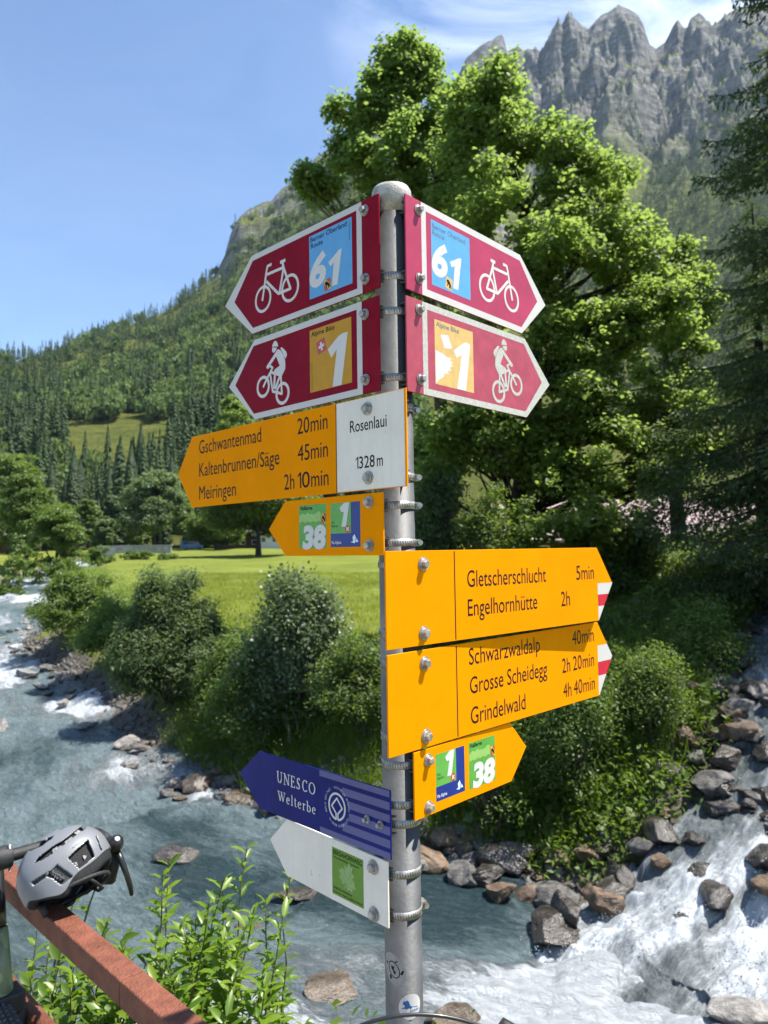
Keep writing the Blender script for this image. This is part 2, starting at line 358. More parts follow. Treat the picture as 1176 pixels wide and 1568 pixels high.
def flow(CLn, csn, x, y):
    bd = np.full(x.shape, 1e18); S = np.zeros(x.shape); T = np.zeros(x.shape)
    for i in range(len(CLn) - 1):
        e = CLn[i + 1] - CLn[i]; ln = math.hypot(*e)
        t = np.clip(((x - CLn[i][0]) * e[0] + (y - CLn[i][1]) * e[1]) / (ln * ln), 0, 1)
        dx, dy = x - CLn[i][0] - t * e[0], y - CLn[i][1] - t * e[1]; d = dx * dx + dy * dy
        u = d < bd; bd = np.where(u, d, bd); S = np.where(u, csn[i] + t * ln, S); T = np.where(u, (dx * -e[1] + dy * e[0]) / ln, T)
    return S, T
fs, ft = flow(CL, cs, wx, wy)
fw1 = fbm(fs * 0.22, ft * 0.5, oct=3, seed=21)
mouth = np.exp(-((wx - 2.9) ** 2 / 6.0 + (wy - 8.2) ** 2 / 1.8))
front = ss(10.4, 7.2, wy) * ss(-6.5, -1.5, wx)
shore = np.exp(-np.abs(sdw) / 0.5)
far = ss(26, 60, wy)
calm = np.exp(-((wx - 0.2) ** 2 / 3.0 + (wy - 10.9) ** 2 / 0.9))
foam = 0.29 + 0.60 * fw1 + 0.22 * fbm(fs * 0.07, ft * 0.18, oct=2, seed=23) + 0.42 * mouth + 0.50 * front * (0.85 + 0.6 * fbm(wx * 0.5, wy * 0.7, oct=2, seed=77)) + 0.10 * shore + 0.16 * far - 0.18 * calm
foam = np.clip(foam, -0.15, 0.62)
wz = water_main(wx, wy) + (0.14 * fbm(fs * 0.5, ft * 1.0, oct=4, seed=31) + 0.09 * fbm(fs * 1.7, ft * 2.6, oct=3, seed=35)) * (0.7 + 1.6 * np.clip(foam, 0, 1)) + 0.20 * mouth * fbm(wx * 1.6, wy * 1.6, oct=4, seed=36)
kF = keep[wF].any(1)
water_mesh('river', np.stack([wx, wy, wz], -1), wF[kF], foam, np.stack([fs, ft], -1), water_material('river_water', (0.032, 0.058, 0.066), (0.245, 0.315, 0.33)), 'grey blue mountain river with white water foam')
# tributary: ribbon along its own line
tcs = np.concatenate([[0], np.cumsum(np.hypot(*np.diff(TC[:, :2], axis=0).T))])
ns, nt = 760, 210
sv = np.linspace(0, tcs[-1], ns) ; sv = tcs[-1] * (np.linspace(0, 1, ns) ** 1.7)
cx = np.interp(sv, tcs, TC[:, 0]); cyy = np.interp(sv, tcs, TC[:, 1]); czz = np.interp(sv, tcs, TC[:, 2]); cw = np.interp(sv, tcs, TW)
for _ in range(20):
    for q in (cx, cyy): q[1:-1] = (q[:-2] + 2 * q[1:-1] + q[2:]) / 4
tx, ty = np.gradient(cx), np.gradient(cyy); tl = np.hypot(tx, ty); tx /= tl; ty /= tl
tv = np.linspace(-1.45, 1.45, nt)
X = cx[:, None] - ty[:, None] * tv * cw[:, None]; Y = cyy[:, None] + tx[:, None] * tv * cw[:, None]
S2 = np.repeat(sv[:, None], nt, 1); T2 = tv[None] * cw[:, None]
Z = np.repeat(czz[:, None], nt, 1) + 0.09 * fbm(S2 * 0.9, T2 * 1.1, oct=3, seed=41) + 0.13 * fbm(S2 * 2.6, T2 * 3.2, oct=5, seed=42, gain=.6) + 0.05 * ridged(S2 * 4.2, T2 * 6.0, oct=4, seed=46) - 0.05 * tv ** 2 - 0.55 * ss(0.85, 1.45, np.abs(tv)) * (0.7 + 0.6 * vn(S2 * 1.4, T2, seed=47))
st = S2 * 1.05 + 0.9 * vn(T2 * 1.3, S2 * 0.5, seed=43); Z = Z + 0.075 * np.sin(st * 6.283 + 1.4 * np.sin(st * 6.283)) * (0.5 + vn(S2 * .8, T2 * 1.1, seed=49)) * ss(0.6, 1.6, S2) * ss(12, 6, S2)
hfz = 0.13 * fbm(S2 * 2.6, T2 * 3.2, oct=5, seed=42, gain=.6) + 0.05 * ridged(S2 * 4.2, T2 * 6.0, oct=4, seed=46)
fo = 0.20 + 0.11 * ss(4.2, 1.2, S2) + 0.9 * (hfz - .02) + 0.55 * fbm(S2 * 0.45, T2 * 2.0, oct=4, seed=44) + 0.06 * ss(0.3, 2.5, S2)
ii = np.arange(ns * nt).reshape(ns, nt)
tF = np.stack([ii[:-1, :-1], ii[:-1, 1:], ii[1:, 1:], ii[1:, :-1]], -1).reshape(-1, 4)
water_mesh('stream', np.stack([X.ravel(), Y.ravel(), Z.ravel()], -1), tF, fo.ravel(), np.stack([S2.ravel() * 1.3, T2.ravel() * 1.3], -1), water_material('stream_water', (0.030, 0.038, 0.038), (0.22, 0.25, 0.255), (0.34, 1.9), (0.66, 1.0), (0.8, 0.07)), 'foaming white side stream tumbling over dark rocks into the river')
STREAM = (X.ravel(), Y.ravel(), Z.ravel(), fo.ravel(), S2.ravel())
# ---- far slopes
def skyline(pts):
    P = np.array(pts, float); az = np.arctan((P[:, 0] - 588) / F_PX)
    el = (842 - 0.01506 * (P[:, 0] - 588) - P[:, 1]) / F_PX * np.sqrt(1 + ((P[:, 0] - 588) / F_PX) ** 2) ** 0   # tan of elevation in the depth direction
    return az, el * np.cos(az)
SKL = [(-900, 640), (-500, 620), (-250, 590), (0, 566), (60, 552), (100, 534), (150, 508), (200, 492), (250, 474), (300, 440), (330, 412), (345, 385), (356, 350), (368, 322), (385, 308), (405, 297), (420, 290), (436, 272), (450, 262), (475, 238), (500, 215), (530, 190), (560, 176), (600, 172), (660, 210), (760, 300), (900, 420)]
SKR = [(480, 330), (560, 250), (640, 190), (691, 130), (712, 92), (729, 61), (752, 43), (770, 36), (786, 27), (790, 34), (793, 52), (800, 52), (806, 49), (814, 47), (818, 55), (828, 50), (841, 54), (846, 66), (856, 44), (867, 20), (877, 6), (884, 20), (895, 2), (905, 6), (915, 16), (923, 20), (934, 6), (944, -4), (958, -14), (972, -24), (990, -18), (1004, -6), (1012, 12), (1020, 42), (1030, 46), (1044, 36), (1056, 16), (1066, 2), (1074, 14), (1080, 16), (1086, 0), (1100, -8), (1120, 10), (1150, -15), (1200, -30), (1300, 10), (1450, 60), (1800, 120)]
def slope_z(az, r, sk, r0, r1, pw, nse, tops=None):
    azk, elk = sk; S = np.interp(az, azk, elk)
    s = np.clip((r - r0) / (r1 - r0), 0, 1.6)
    gr = np.linspace(azk[0], azk[-1], 500); gs = np.interp(gr, azk, elk); kk = np.exp(-np.linspace(-2, 2, 121) ** 2); kk /= kk.sum()
    gs = np.convolve(np.pad(gs, 60, mode='edge'), kk, 'valid'); Sm = np.interp(az, gr, gs); S = Sm + (S - Sm) * ss(0.35, 1.0, s)
    z = np.where(s <= 1, S * r1 * s ** pw, S * r1 * (1 - 0.9 * np.maximum(s - 1, 0) ** 0.8))
    return z, s
def left_z(x, y):
    az, r = np.arctan2(x, y), np.hypot(x, y)
    r1 = np.interp(az, np.radians([-50, -27, -15, -10, 5, 20]), [760, 860, 1080, 1280, 1400, 1300])
    z, s = slope_z(az, r, skyline(SKL), 190, r1, 1.12, 0)
    n = fbm(x * 0.006, y * 0.006, oct=4, seed=51) * 26 + fbm(x * 0.02, y * 0.02, oct=4, seed=52) * 7
    rk = ss(-0.235, -0.20, az) * ss(0.62, 0.82, s)
    n = n + rk * (ridged(x * 0.012, y * 0.012, oct=5, seed=53) - 0.5) * 70
    return 1.0 + z + n * np.clip(s * 3, 0, 1) * np.clip(np.abs(1 - s) * 7, 0.12, 1), s, rk
def right_z(x, y):
    az, r = np.arctan2(x, y), np.hypot(x, y)
    azk, elk = skyline(SKR); S = np.interp(az, azk, elk)
    R1 = 1850.0
    gr = np.linspace(azk[0], azk[-1], 500); gs = np.interp(gr, azk, elk); kk = np.exp(-np.linspace(-2, 2, 121) ** 2); kk /= kk.sum()
    gs = np.convolve(np.pad(gs, 60, mode='edge'), kk, 'valid'); Sm = np.interp(az, gr, gs); S = Sm + (S - Sm) * ss(1150, 1800, r)
    pr = np.interp(r, [260, 420, 700, 1000, 1180, 1330, 1420, 1520, 1640, 1740, 1850], [0, 40, 150, 330, 480, 630, 770, 930, 1080, 1230, 1370]) / 1370
    zt = S * R1
    back = np.clip((r - R1) / 500, 0, 1.5)
    z = zt * pr - back * 600
    cl = ss(1280, 1560, r)
    e = np.clip(np.abs(R1 - r) / 170 + .13, 0, 1) * ss(300, 800, r)
    wv = az * 1500
    g1 = ridged((wv + r * 0.25) * 0.0065, r * 0.0022, oct=6, seed=61) - 0.45
    g2 = ridged((wv - r * 0.5) * 0.016, r * 0.006, oct=5, seed=62) - 0.45
    g3 = ridged((wv + r * 0.8) * 0.035 + 2 * vn(x * .01, y * .01, seed=70), (r - wv * .3) * 0.02, oct=5, seed=71, gain=.6) - 0.45
    n = cl * (g1 * 150 + g2 * 85 + g3 * 46 + fbm(x * 0.04, y * 0.04, oct=5, seed=64, gain=.6) * 26) + (1 - cl) * (fbm(x * 0.005, y * 0.005, oct=4, seed=63) * 50)
    led = np.sin(z * 0.045 + 3.0 * vn(x * 0.004, y * 0.004, seed=66)) * 16 * cl
    return 1.0 + z + (n + led) * e, r, cl
def slope_material(name, kind):
    m, t, p, o = base_mat(name); l = t.links.new
    g = N(t, 'ShaderNodeTexCoord'); a = N(t, 'ShaderNodeAttribute', attribute_name='rock'); geo = N(t, 'ShaderNodeNewGeometry')
    def noise(s, d=8, r=0.62, sc=(1, 1, 1)):
        mpp = N(t, 'ShaderNodeMapping'); mpp.inputs['Scale'].default_value = sc; l(g.outputs['Object'], mpp.inputs['Vector'])
        n = N(t, 'ShaderNodeTexNoise'); n.inputs['Scale'].default_value = s; n.inputs['Detail'].default_value = d; n.inputs['Roughness'].default_value = r; l(mpp.outputs[0], n.inputs['Vector']); return n
    def ramp(a0, a1, c0, c1, src):
        c = N(t, 'ShaderNodeValToRGB'); c.color_ramp.elements[0].position = a0; c.color_ramp.elements[1].position = a1
        c.color_ramp.elements[0].color = (*c0, 1); c.color_ramp.elements[1].color = (*c1, 1); l(src, c.inputs['Fac']); return c
    n1 = noise(0.02); n2 = noise(0.09, 10, 0.7); n3 = noise(0.06, 13, 0.74, (1, 1, 0.35))
    veg = ramp(0.35, 0.65, (0.105, 0.132, 0.026), (0.21, 0.225, 0.05), n2.outputs['Fac'])
    rk = ramp(0.36, 0.66, (0.10, 0.10, 0.102), (0.39, 0.38, 0.36), n3.outputs['Fac'])
    mr4 = N(t, 'ShaderNodeMapping'); mr4.inputs['Rotation'].default_value = (0.5, 0.62, 0.3); mr4.inputs['Scale'].default_value = (.25, .25, 2.2); l(g.outputs['Object'], mr4.inputs['Vector'])
    n4 = N(t, 'ShaderNodeTexNoise'); n4.inputs['Scale'].default_value = 0.035; n4.inputs['Detail'].default_value = 11; n4.inputs['Roughness'].default_value = .7; l(mr4.outputs[0], n4.inputs['Vector'])
    s4 = ramp(.42, .6, (.55, .55, .56), (1.25, 1.24, 1.2), n4.outputs['Fac']); m4 = N(t, 'ShaderNodeMix', data_type='RGBA', blend_type='MULTIPLY'); m4.inputs['Factor'].default_value = 1.0; l(rk.outputs['Color'], m4.inputs['A']); l(s4.outputs['Color'], m4.inputs['B'])
    sx = N(t, 'ShaderNodeSeparateXYZ'); l(geo.outputs['Normal'], sx.inputs[0])
    st = N(t, 'ShaderNodeMapRange'); st.inputs['From Min'].default_value = 0.76; st.inputs['From Max'].default_value = 0.56; l(sx.outputs['Z'], st.inputs['Value'])
    ad = N(t, 'ShaderNodeMath', operation='MULTIPLY_ADD'); ad.inputs[1].default_value = 0.9; l(n1.outputs['Fac'], ad.inputs[0]); l(st.outputs[0], ad.inputs[2])
    k = ramp(0.62, 0.84, (0, 0, 0), (1, 1, 1), ad.outputs[0])
    mu = N(t, 'ShaderNodeMath', operation='MULTIPLY'); l(k.outputs['Color'], mu.inputs[0]); l(a.outputs['Fac'], mu.inputs[1])
    mx = N(t, 'ShaderNodeMix', data_type='RGBA'); l(mu.outputs[0], mx.inputs['Factor']); l(veg.outputs['Color'], mx.inputs['A']); l(m4.outputs['Result'], mx.inputs['B'])
    l(mx.outputs['Result'], p.inputs['Base Color']); p.inputs['Roughness'].default_value = 0.95; p.inputs['Specular IOR Level'].default_value = 0.1
    b = N(t, 'ShaderNodeBump'); b.inputs['Strength'].default_value = 1.0; b.inputs['Distance'].default_value = 14; ad4 = N(t, 'ShaderNodeMath', operation='ADD'); l(n3.outputs['Fac'], ad4.inputs[0]); l(n4.outputs['Fac'], ad4.inputs[1]); l(ad4.outputs[0], b.inputs['Height']); l(b.outputs[0], p.inputs['Normal'])
    return m
def sector(name, a0, a1, da, r0, r1, nr, fn, label, m):
    x, y, F = polar_grid(np.arange(a0, a1, da), np.linspace(r0, r1, nr), closed=False)
    z, s, rk = fn(x, y); me = mesh_np(name, np.stack([x, y, z], -1), F, name != 'mountain')
    me.attributes.new('rock', 'FLOAT', 'POINT').data.foreach_set('value', np.clip(rk, 0, 1).astype(np.float32))
    return tag(link(name, me, m), label, None, kind='structure')
SM = slope_material('alpine_slope', 0)
sector('hillside', -52, 14, 0.14, 185, 1900, 300, left_z, 'forested hillside rising to a rocky shoulder on the left', SM)
sector('mountain', -6, 52, 0.085, 250, 2700, 620, right_z, 'grey limestone mountain wall with jagged peaks', SM)
# ------------------------------------------------------------------ signpost and signs
PX, PY = 0.0207, 1.22
galv = pmat('galvanised_steel', (0.066, 0.068, 0.068), 0.55, 0.15, 0.30, 9, 0.05, 140, rvar=0.12)
steel = pmat('stainless_steel', (0.38, 0.355, 0.32), 0.36, 0.55, 0.3, 90, rvar=0.1)
capm = pmat('cap_aluminium', (0.40, 0.375, 0.33), 0.62, 0.25, 0.25, 60, 0.15, 300)
dark = pmat('dark_slot', (0.01, 0.01, 0.01), 0.7)
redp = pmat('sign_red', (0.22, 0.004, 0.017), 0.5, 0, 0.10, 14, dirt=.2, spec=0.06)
redl = pmat('sign_red_sunlit', (0.40, 0.034, 0.083), 0.45, 0, 0.10, 14, dirt=.2, spec=0.3)  # same red, sunlit pink sheen painted into the base colour
redf = pmat('sign_red_faded_sunlit', (0.39, 0.058, 0.088), 0.5, 0, 0.12, 30, dirt=.35, spec=0.3)  # real fading, plus sunlight painted in as a paler base
whp = pmat('sign_white', (0.58, 0.545, 0.51), 0.45, 0, 0.04, 12, dirt=.15, spec=0.25)
whg = pmat('sign_white_weathered', (0.47, 0.455, 0.40), 0.6, 0, 0.14, 160)
whpan = pmat('sign_white_panel', (0.80, 0.725, 0.62), 0.5, 0, 0.05, 10, dirt=.22, spec=0.2)
yel = pmat('sign_yellow', (0.84, 0.272, 0.0003), 0.6, 0, 0.04, 9, dirt=.06, spec=0.02)
blk = pmat('sign_black', (0.010, 0.009, 0.008), 0.6, spec=0.15)
blue61 = pmat('sticker_blue', (0.10, 0.33, 0.60), 0.4, 0, 0.04, 30)
ylw1 = pmat('sticker_ochre', (0.52, 0.265, 0.025), 0.5, 0, 0.06, 40, spec=0.15)
ylw1f = pmat('sticker_ochre_faded', (0.63, 0.40, 0.12), 0.5, 0, 0.10, 60)
stw = pmat('sticker_white', (0.62, 0.59, 0.56), 0.45, 0, 0.03, 30, spec=0.2)
grn1 = pmat('sticker_green', (0.095, 0.33, 0.045), 0.4, 0, 0.08, 40)
grnl = pmat('sticker_pale_green', (0.28, 0.47, 0.12), 0.4, 0, 0.05, 40)
navy = pmat('sticker_navy', (0.008, 0.025, 0.21), 0.35)
redst = pmat('sticker_red', (0.50, 0.05, 0.04), 0.4)
orst = pmat('sticker_yellow', (0.6, 0.39, 0.025), 0.4)
flagr = pmat('marker_red', (0.5, 0.01, 0.03), 0.4)
unesco = pmat('unesco_blue', (0.0025, 0.0095, 0.125), 0.25, 0, 0.12, 6, col2=(0.006, 0.016, 0.16), dirt=.08, spec=0.12)
unescol = pmat('unesco_pale_blue', (0.07, 0.078, 0.22), 0.3, 0, 0.10, 8)
leafg = pmat('sticker_leaf_green', (0.105, 0.245, 0.01), 0.4, 0, 0.06, 40)
leafl = pmat('sticker_leaf_pale', (0.245, 0.39, 0.13), 0.4, 0, 0.08, 60)
MM = 0.001
class Flat:
    """flat foil shapes lying on a panel: x to the right, z up, in millimetres"""
    def __init__(s, y): s.y = y * 0.22; s.k = 0; s.v = []; s.f = []
    def poly(s, pts):
        y = s.y - s.k * 0.00001; s.k += 1; b = len(s.v)
        a = sum(pts[i][0] * pts[(i + 1) % len(pts)][1] - pts[(i + 1) % len(pts)][0] * pts[i][1] for i in range(len(pts)))
        if a < 0: pts = pts[::-1]
        s.v += [(p[0] * MM, y, p[1] * MM) for p in pts]; s.f.append(tuple(range(b, b + len(pts)))); return s
    def rect(s, x0, z0, x1, z1): return s.poly([(x0, z0), (x1, z0), (x1, z1), (x0, z1)])
    def stroke(s, pts, w, cap=False):
        for (a, b) in zip(pts[:-1], pts[1:]):
            dx, dz = b[0] - a[0], b[1] - a[1]; ln = math.hypot(dx, dz) or 1; nx, nz = -dz / ln * w / 2, dx / ln * w / 2
            s.poly([(a[0] - nx, a[1] - nz), (b[0] - nx, b[1] - nz), (b[0] + nx, b[1] + nz), (a[0] + nx, a[1] + nz)])
        for q in (pts[1:-1] if not cap else pts): s.disc(q[0], q[1], w / 2, 12)
        return s
    def disc(s, x, z, r, n=24, rz=None):
        rz = rz or r; return s.poly([(x + r * cos(2 * pi * i / n), z + rz * sin(2 * pi * i / n)) for i in range(n)])
    def ring(s, x, z, r, w, n=40, rz=None, a0=0, a1=360):
        rz = rz or r; y = s.y - s.k * 0.00001; s.k += 1; b = len(s.v); full = a1 - a0 >= 360
        for i in range(n + (0 if full else 1)):
            a = R(a0 + (a1 - a0) * i / n)
            s.v += [((x + (r - w) * cos(a)) * MM, y, (z + (rz - w) * sin(a)) * MM), ((x + r * cos(a)) * MM, y, (z + rz * sin(a)) * MM)]
        m = n if full else n + 1
        for i in range(n):
            j = (i + 1) % m; s.f.append((b + 2 * i, b + 2 * i + 1, b + 2 * j + 1, b + 2 * j)[::-1] if False else (b + 2 * i, b + 2 * i + 1, b + 2 * j + 1, b + 2 * j))
        return s
    def build(s, name, m, parent):
        me = bpy.data.meshes.new(name); me.from_pydata(s.v, [], s.f); me.update(); return link(name, me, m, parent)
def text_me(body, bold=0.0, shear=0.0):
    c = bpy.data.curves.new('text', 'FONT'); c.body = body; c.shear = shear; c.offset = bold; c.resolution_u = 4
    o = bpy.data.objects.new('text', c); COL.objects.link(o)
    dg = bpy.context.evaluated_depsgraph_get(); dg.update()
    me = bpy.data.meshes.new_from_object(o.evaluated_get(dg)); bpy.data.objects.remove(o); bpy.data.curves.remove(c)
    return me
_cap = {}
def text(parent, body, x0, x1, base, cap, m, bold=0.0, shear=0.0, y=-0.0012, rot=0.0, name='lettering', fitcap=None):
    """text fitted between x0 and x1 (mm) on the baseline, capital letters cap mm tall"""
    me = text_me(body, bold, shear); n = len(me.vertices); co = np.zeros(n * 3, np.float32); me.vertices.foreach_get('co', co); co = co.reshape(-1, 3)
    k = (bold, shear, fitcap)
    if k not in _cap:
        q = text_me('H' if fitcap is None else fitcap, bold, shear); cc = np.zeros(len(q.vertices) * 3, np.float32); q.vertices.foreach_get('co', cc); cc = cc.reshape(-1, 3); _cap[k] = cc[:, 1].max() - max(0, 0 * cc[:, 1].min()); bpy.data.meshes.remove(q)
    sx = (x1 - x0) / (co[:, 0].max() - co[:, 0].min()); sz = cap / _cap[k]
    lx = (co[:, 0] - co[:, 0].min()) * sx; lz = co[:, 1] * sz
    ca, sa = cos(rot), sin(rot)
    out = np.stack([(x0 + lx * ca - lz * sa) * MM, np.full(n, y * 0.22), (base + lx * sa + lz * ca) * MM], -1).astype(np.float32)
    me.vertices.foreach_set('co', out.ravel()); me.update(); me.name = name; me.materials.clear()
    return link(name, me, m, parent)
def panel(parent, pts, m, th=3.0, name='panel', bw=0.0006):
    mb = MB(); n = len(pts)
    v = [(p[0] * MM, 0, p[1] * MM) for p in pts] + [(p[0] * MM, th * MM, p[1] * MM) for p in pts]
    f = [tuple(range(n)), tuple(reversed(range(n, 2 * n)))] + [(i, n + i, n + (i + 1) % n, (i + 1) % n)[::-1] for i in range(n)]
    mb.add(v, f); o = mb.build(name, m, parent, fix=True); return bev(o, bw, 2)
def arrow(L_, tip, h, s):
    """hexagonal arrow outline; s = +1 pointing right, -1 pointing left"""
    P = [(0, -h / 2), (L_, -h / 2), (L_ + tip, 0), (L_, h / 2), (0, h / 2)]
    return [(s * a, b) for a, b in P] if s > 0 else [(-a, b) for a, b in P][::-1]
SIG = {
'redLU': (-0.0014, 1.1829, 2.2564, 135.42, 0.1571, 0.3542, 0.0955), 'redLL': (-0.0035, 1.1848, 2.0870, 134.97, 0.1576, 0.3482, 0.0907),
'redRU': (0.0425, 1.1815, 2.2538, 47.94, 0.1592, 0.3527, 0.0964), 'redRL': (0.0411, 1.1803, 2.0844, 47.00, 0.1573, 0.3553, 0.0907),
'yelL': (0.0366, 1.1436, 1.9259, 134.34, 0.1549, 0.6521, 0.0619), 'smL': (-0.0016, 1.1828, 1.7921, 134.80, 0.1015, 0.2574, 0.0522),
'yelRU': (0.0011, 1.1449, 1.6716, 42.61, 0.1527, 0.6048, 0.0577), 'yelRL': (0.0018, 1.1416, 1.5101, 45.10, 0.1556, 0.6415, 0.0610),
'smR': (0.0415, 1.1810, 1.3766, 46.12, 0.1054, 0.2657, 0.0513), 'blue': (0.0027, 1.1788, 1.3190, 135.45, 0.1065, 0.3459, 0.0646),
'white': (-0.0028, 1.1837, 1.2100, 133.41, 0.1016, 0.2672, 0.0539)}
SIGN_GROUP = 'direction signs on the pole'
def sign(key, label, pm, th=3.0):
    x, y, z, yaw, h, L_, tip = SIG[key]; s = -1 if yaw > 90 else 1
    rz = R(yaw - 180) if s < 0 else R(yaw)
    e = empty('direction_sign', (x, y, z), rz, label, 'sign', SIGN_GROUP)
    M = Matrix.Translation((x, y, z)) @ Matrix.Rotation(rz, 4, 'Z'); Mi = M.inverted()
    pl = Mi @ Vector((PX, PY, z))
    panel(e, arrow(L_ * 1000, tip * 1000, h * 1000, s), pm, th)
    return e, s, h * 1000, L_ * 1000, tip * 1000, pl
def bolts(e, pts, r=6.6, th=0.0):
    for (x, z) in pts:
        a = random.random() * 6.28
        w = MB().lathe([(r * 1.42 * MM, 0), (r * 1.42 * MM, -0.0016)], (x * MM, 0, z * MM), 'Y', 28)
        wo = w.build('washer', steel, e, fix=True)
        b = MB(); b.lathe([(r * 1.12 * MM, -0.0016), (r * 1.1 * MM, -0.0028), (r * .9 * MM, -0.0032)], (x * MM, 0, z * MM), 'Y', 28)
        hx = [(x * MM + r * .86 * MM * cos(a + i * pi / 3), z * MM + r * .86 * MM * sin(a + i * pi / 3)) for i in range(6)]
        v = [(p[0], -0.003, p[1]) for p in hx] + [(p[0], -0.0092, p[1]) for p in hx] + [(x * MM + (p[0] - x * MM) * .82, -0.0100, z * MM + (p[1] - z * MM) * .82) for p in hx]
        b.add(v, [(i, (i + 1) % 6, 6 + (i + 1) % 6, 6 + i) for i in range(6)] + [(6 + i, 6 + (i + 1) % 6, 12 + (i + 1) % 6, 12 + i) for i in range(6)] + [tuple(12 + i for i in range(6))])
        bev(b.build('bolt', steel, e, fix=True), 0.0004, 1)
def bracket(e, pl, zs, x0, x1, clamp=True, half=9.0, th=0.003, dz=0.0):
    """pairs of flange plates behind the panel and the hose clamp between them; pl = pole centre in local metres"""
    for z in zs:
        b = MB()
        for q in (-half, half):
            zc = (z + q + dz) * MM
            n = 10; arc = []
            a0, a1 = x0 * MM, x1 * MM
            cut = [(pl.x + 0.0302 * cos(R(200 + 140 * i / n)), pl.y + 0.0302 * sin(R(200 + 140 * i / n))) for i in range(n + 1)]
            cut = [c for c in cut if a0 < c[0] < a1]
            top = [(a0, th)] + [(a1, th)]
            back = sorted(cut, key=lambda c: -c[0])
            yb = pl.y - 0.006
            prof = top + [(a1, max(yb, back[0][1]) if back and a1 < pl.x + .03 else yb)] + back + [(a0, max(yb, back[-1][1]) if back and a0 > pl.x - .03 else yb)]
            m = len(prof)
            v = [(p[0], p[1], zc - 0.001) for p in prof] + [(p[0], p[1], zc + 0.001) for p in prof]
            b.add(v, [tuple(range(m)), tuple(reversed(range(m, 2 * m)))] + [(i, (i + 1) % m, m + (i + 1) % m, m + i) for i in range(m)])
        b.box(((x0 + x1) / 2 * MM, th + 0.001, (z + dz) * MM), ((x1 - x0) * MM, 0.0019, (half * 2 - 2.4) * MM))
        b.build('bracket', galv, e, fix=True)
        if clamp:
            c = MB(); rr = 0.0316
            c.lathe([(rr - .0012, -0.0062), (rr, -0.0062), (rr, 0.0062), (rr - .0012, 0.0062), (rr - .0012, -0.0062)], (pl.x, pl.y, z * MM), 'Z', 48)
            co = c.build('hose_clamp', steel, e)
            sl_ = MB()
            for i in range(46):
                an = 2 * pi * (i + .5) / 46
                if random.random() < .97: sl_.box((0, 0, 0), (0.0005, 0.0009, 0.0066), Matrix.Translation((pl.x + rr * cos(an), pl.y + rr * sin(an), z * MM)) @ Matrix.Rotation(an, 4, 'Z') @ Matrix.Rotation(R(12), 4, 'X'))
            sl_.build('slot', pmat('slot_shadow', (.05, .048, .045), .7), co)
            sb = MB(); sb.box((pl.x + rr + .004, pl.y, z * MM), (0.008, 0.016, 0.011)); sb.lathe([(.0045, -.012), (.0045, .012)], (pl.x + rr + .006, pl.y, z * MM), 'Y', 12)
            yaw = e.rotation_euler.z; an = -yaw + random.uniform(0.1, .5)
            so_ = sb.build('screw_housing', steel, co); so_.matrix_basis = Matrix.Translation((pl.x, pl.y, 0)) @ Matrix.Rotation(an, 4, 'Z') @ Matrix.Translation((-pl.x, -pl.y, 0))
# ---- pole
post = empty('signpost', (PX, PY, -0.4), 0, 'galvanised steel pole carrying the stack of direction signs', 'pole')
mb = MB(); mb.lathe([(0.03, 0), (0.03, 2.735)], (0, 0, 0), 'Z', 64); mb.build('pole', galv, post)
mb = MB(); mb.lathe([(0.0302, 2.712), (0.0338, 2.710), (0.0340, 2.744), (0.0330, 2.753), (0.030, 2.7585), (0.02, 2.762), (0.008, 2.7632)], (0, 0, 0), 'Z', 64); mb.build('cap', capm, post)
def cyl_patch(parent, name, m, pts, a0, z0, r, rot=0.0):
    """flat outline (mm) wrapped on the pole around azimuth a0"""
    mbp = MB(); c = (0, 0); n = len(pts); v = []
    rings = 6
    for k in range(1, rings + 1):
        for p in pts:
            q = (p[0] * k / rings, p[1] * k / rings); x = (q[0] * cos(rot) - q[1] * sin(rot)) * MM; z = (q[0] * sin(rot) + q[1] * cos(rot)) * MM
            a = a0 + x / r; v.append((r * cos(a), r * sin(a), z0 + z))
    b = len(v); v.append((r * cos(a0), r * sin(a0), z0))
    f = [(b, i, (i + 1) % n) for i in range(n)] + [((k) * n + i, (k) * n + (i + 1) % n, (k + 1) * n + (i + 1) % n, (k + 1) * n + i)[::-1] for k in range(rings - 1) for i in range(n)]
    mbp.add(v, f, True); return mbp.build(name, m, parent)
def oval(a, b, n=36, x=0, z=0): return [(x + a * cos(2 * pi * i / n), z + b * sin(2 * pi * i / n)) for i in range(n)]
zP = lambda py: (at(615, py, PY - .03).z + 0.4)
s1 = cyl_patch(post, 'sticker', pmat('sticker_grey_white', (0.30, 0.28, 0.26), .6, 0, .12, 200), oval(18, 26), R(238), zP(1487), 0.0303, R(28)); tag(s1, 'torn grey sticker with a black ring of marks')
cyl_patch(s1, 'printed_ring', blk, oval(9.5, 13.5), R(238), zP(1487), 0.03035, R(28)); cyl_patch(s1, 'printed_disc', MATS['sticker_grey_white'], oval(8, 11.8), R(238), zP(1487), 0.0304, R(28))
cyl_patch(s1, 'printed_mark', blk, [(-3, -7), (2, -5), (0, 0), (4, 5), (-1, 8), (-3.5, 3)], R(238), zP(1487), 0.03046, R(28))
for (dx, dz, w, h_, r_) in ((-11, -8, 2.4, 7, .3), (11, -9, 2, 8, -.5), (10, 9, 3, 3, .2), (-9, 13, 2, 5, .6)):
    cyl_patch(s1, 'printed_mark', blk, [(-w, -h_ / 2), (w, -h_ / 2 + 1), (w * .6, h_ / 2), (-w * .8, h_ / 2 - 1)], R(238) + (dx * cos(R(28)) - dz * sin(R(28))) * MM / .03, zP(1487) + (dx * sin(R(28)) + dz * cos(R(28))) * MM, 0.0304, r_)
s2 = cyl_patch(post, 'sticker', stw, oval(19, 19.5), R(288), zP(1543), 0.0303); tag(s2, 'white round sticker with blue swimmer mark')
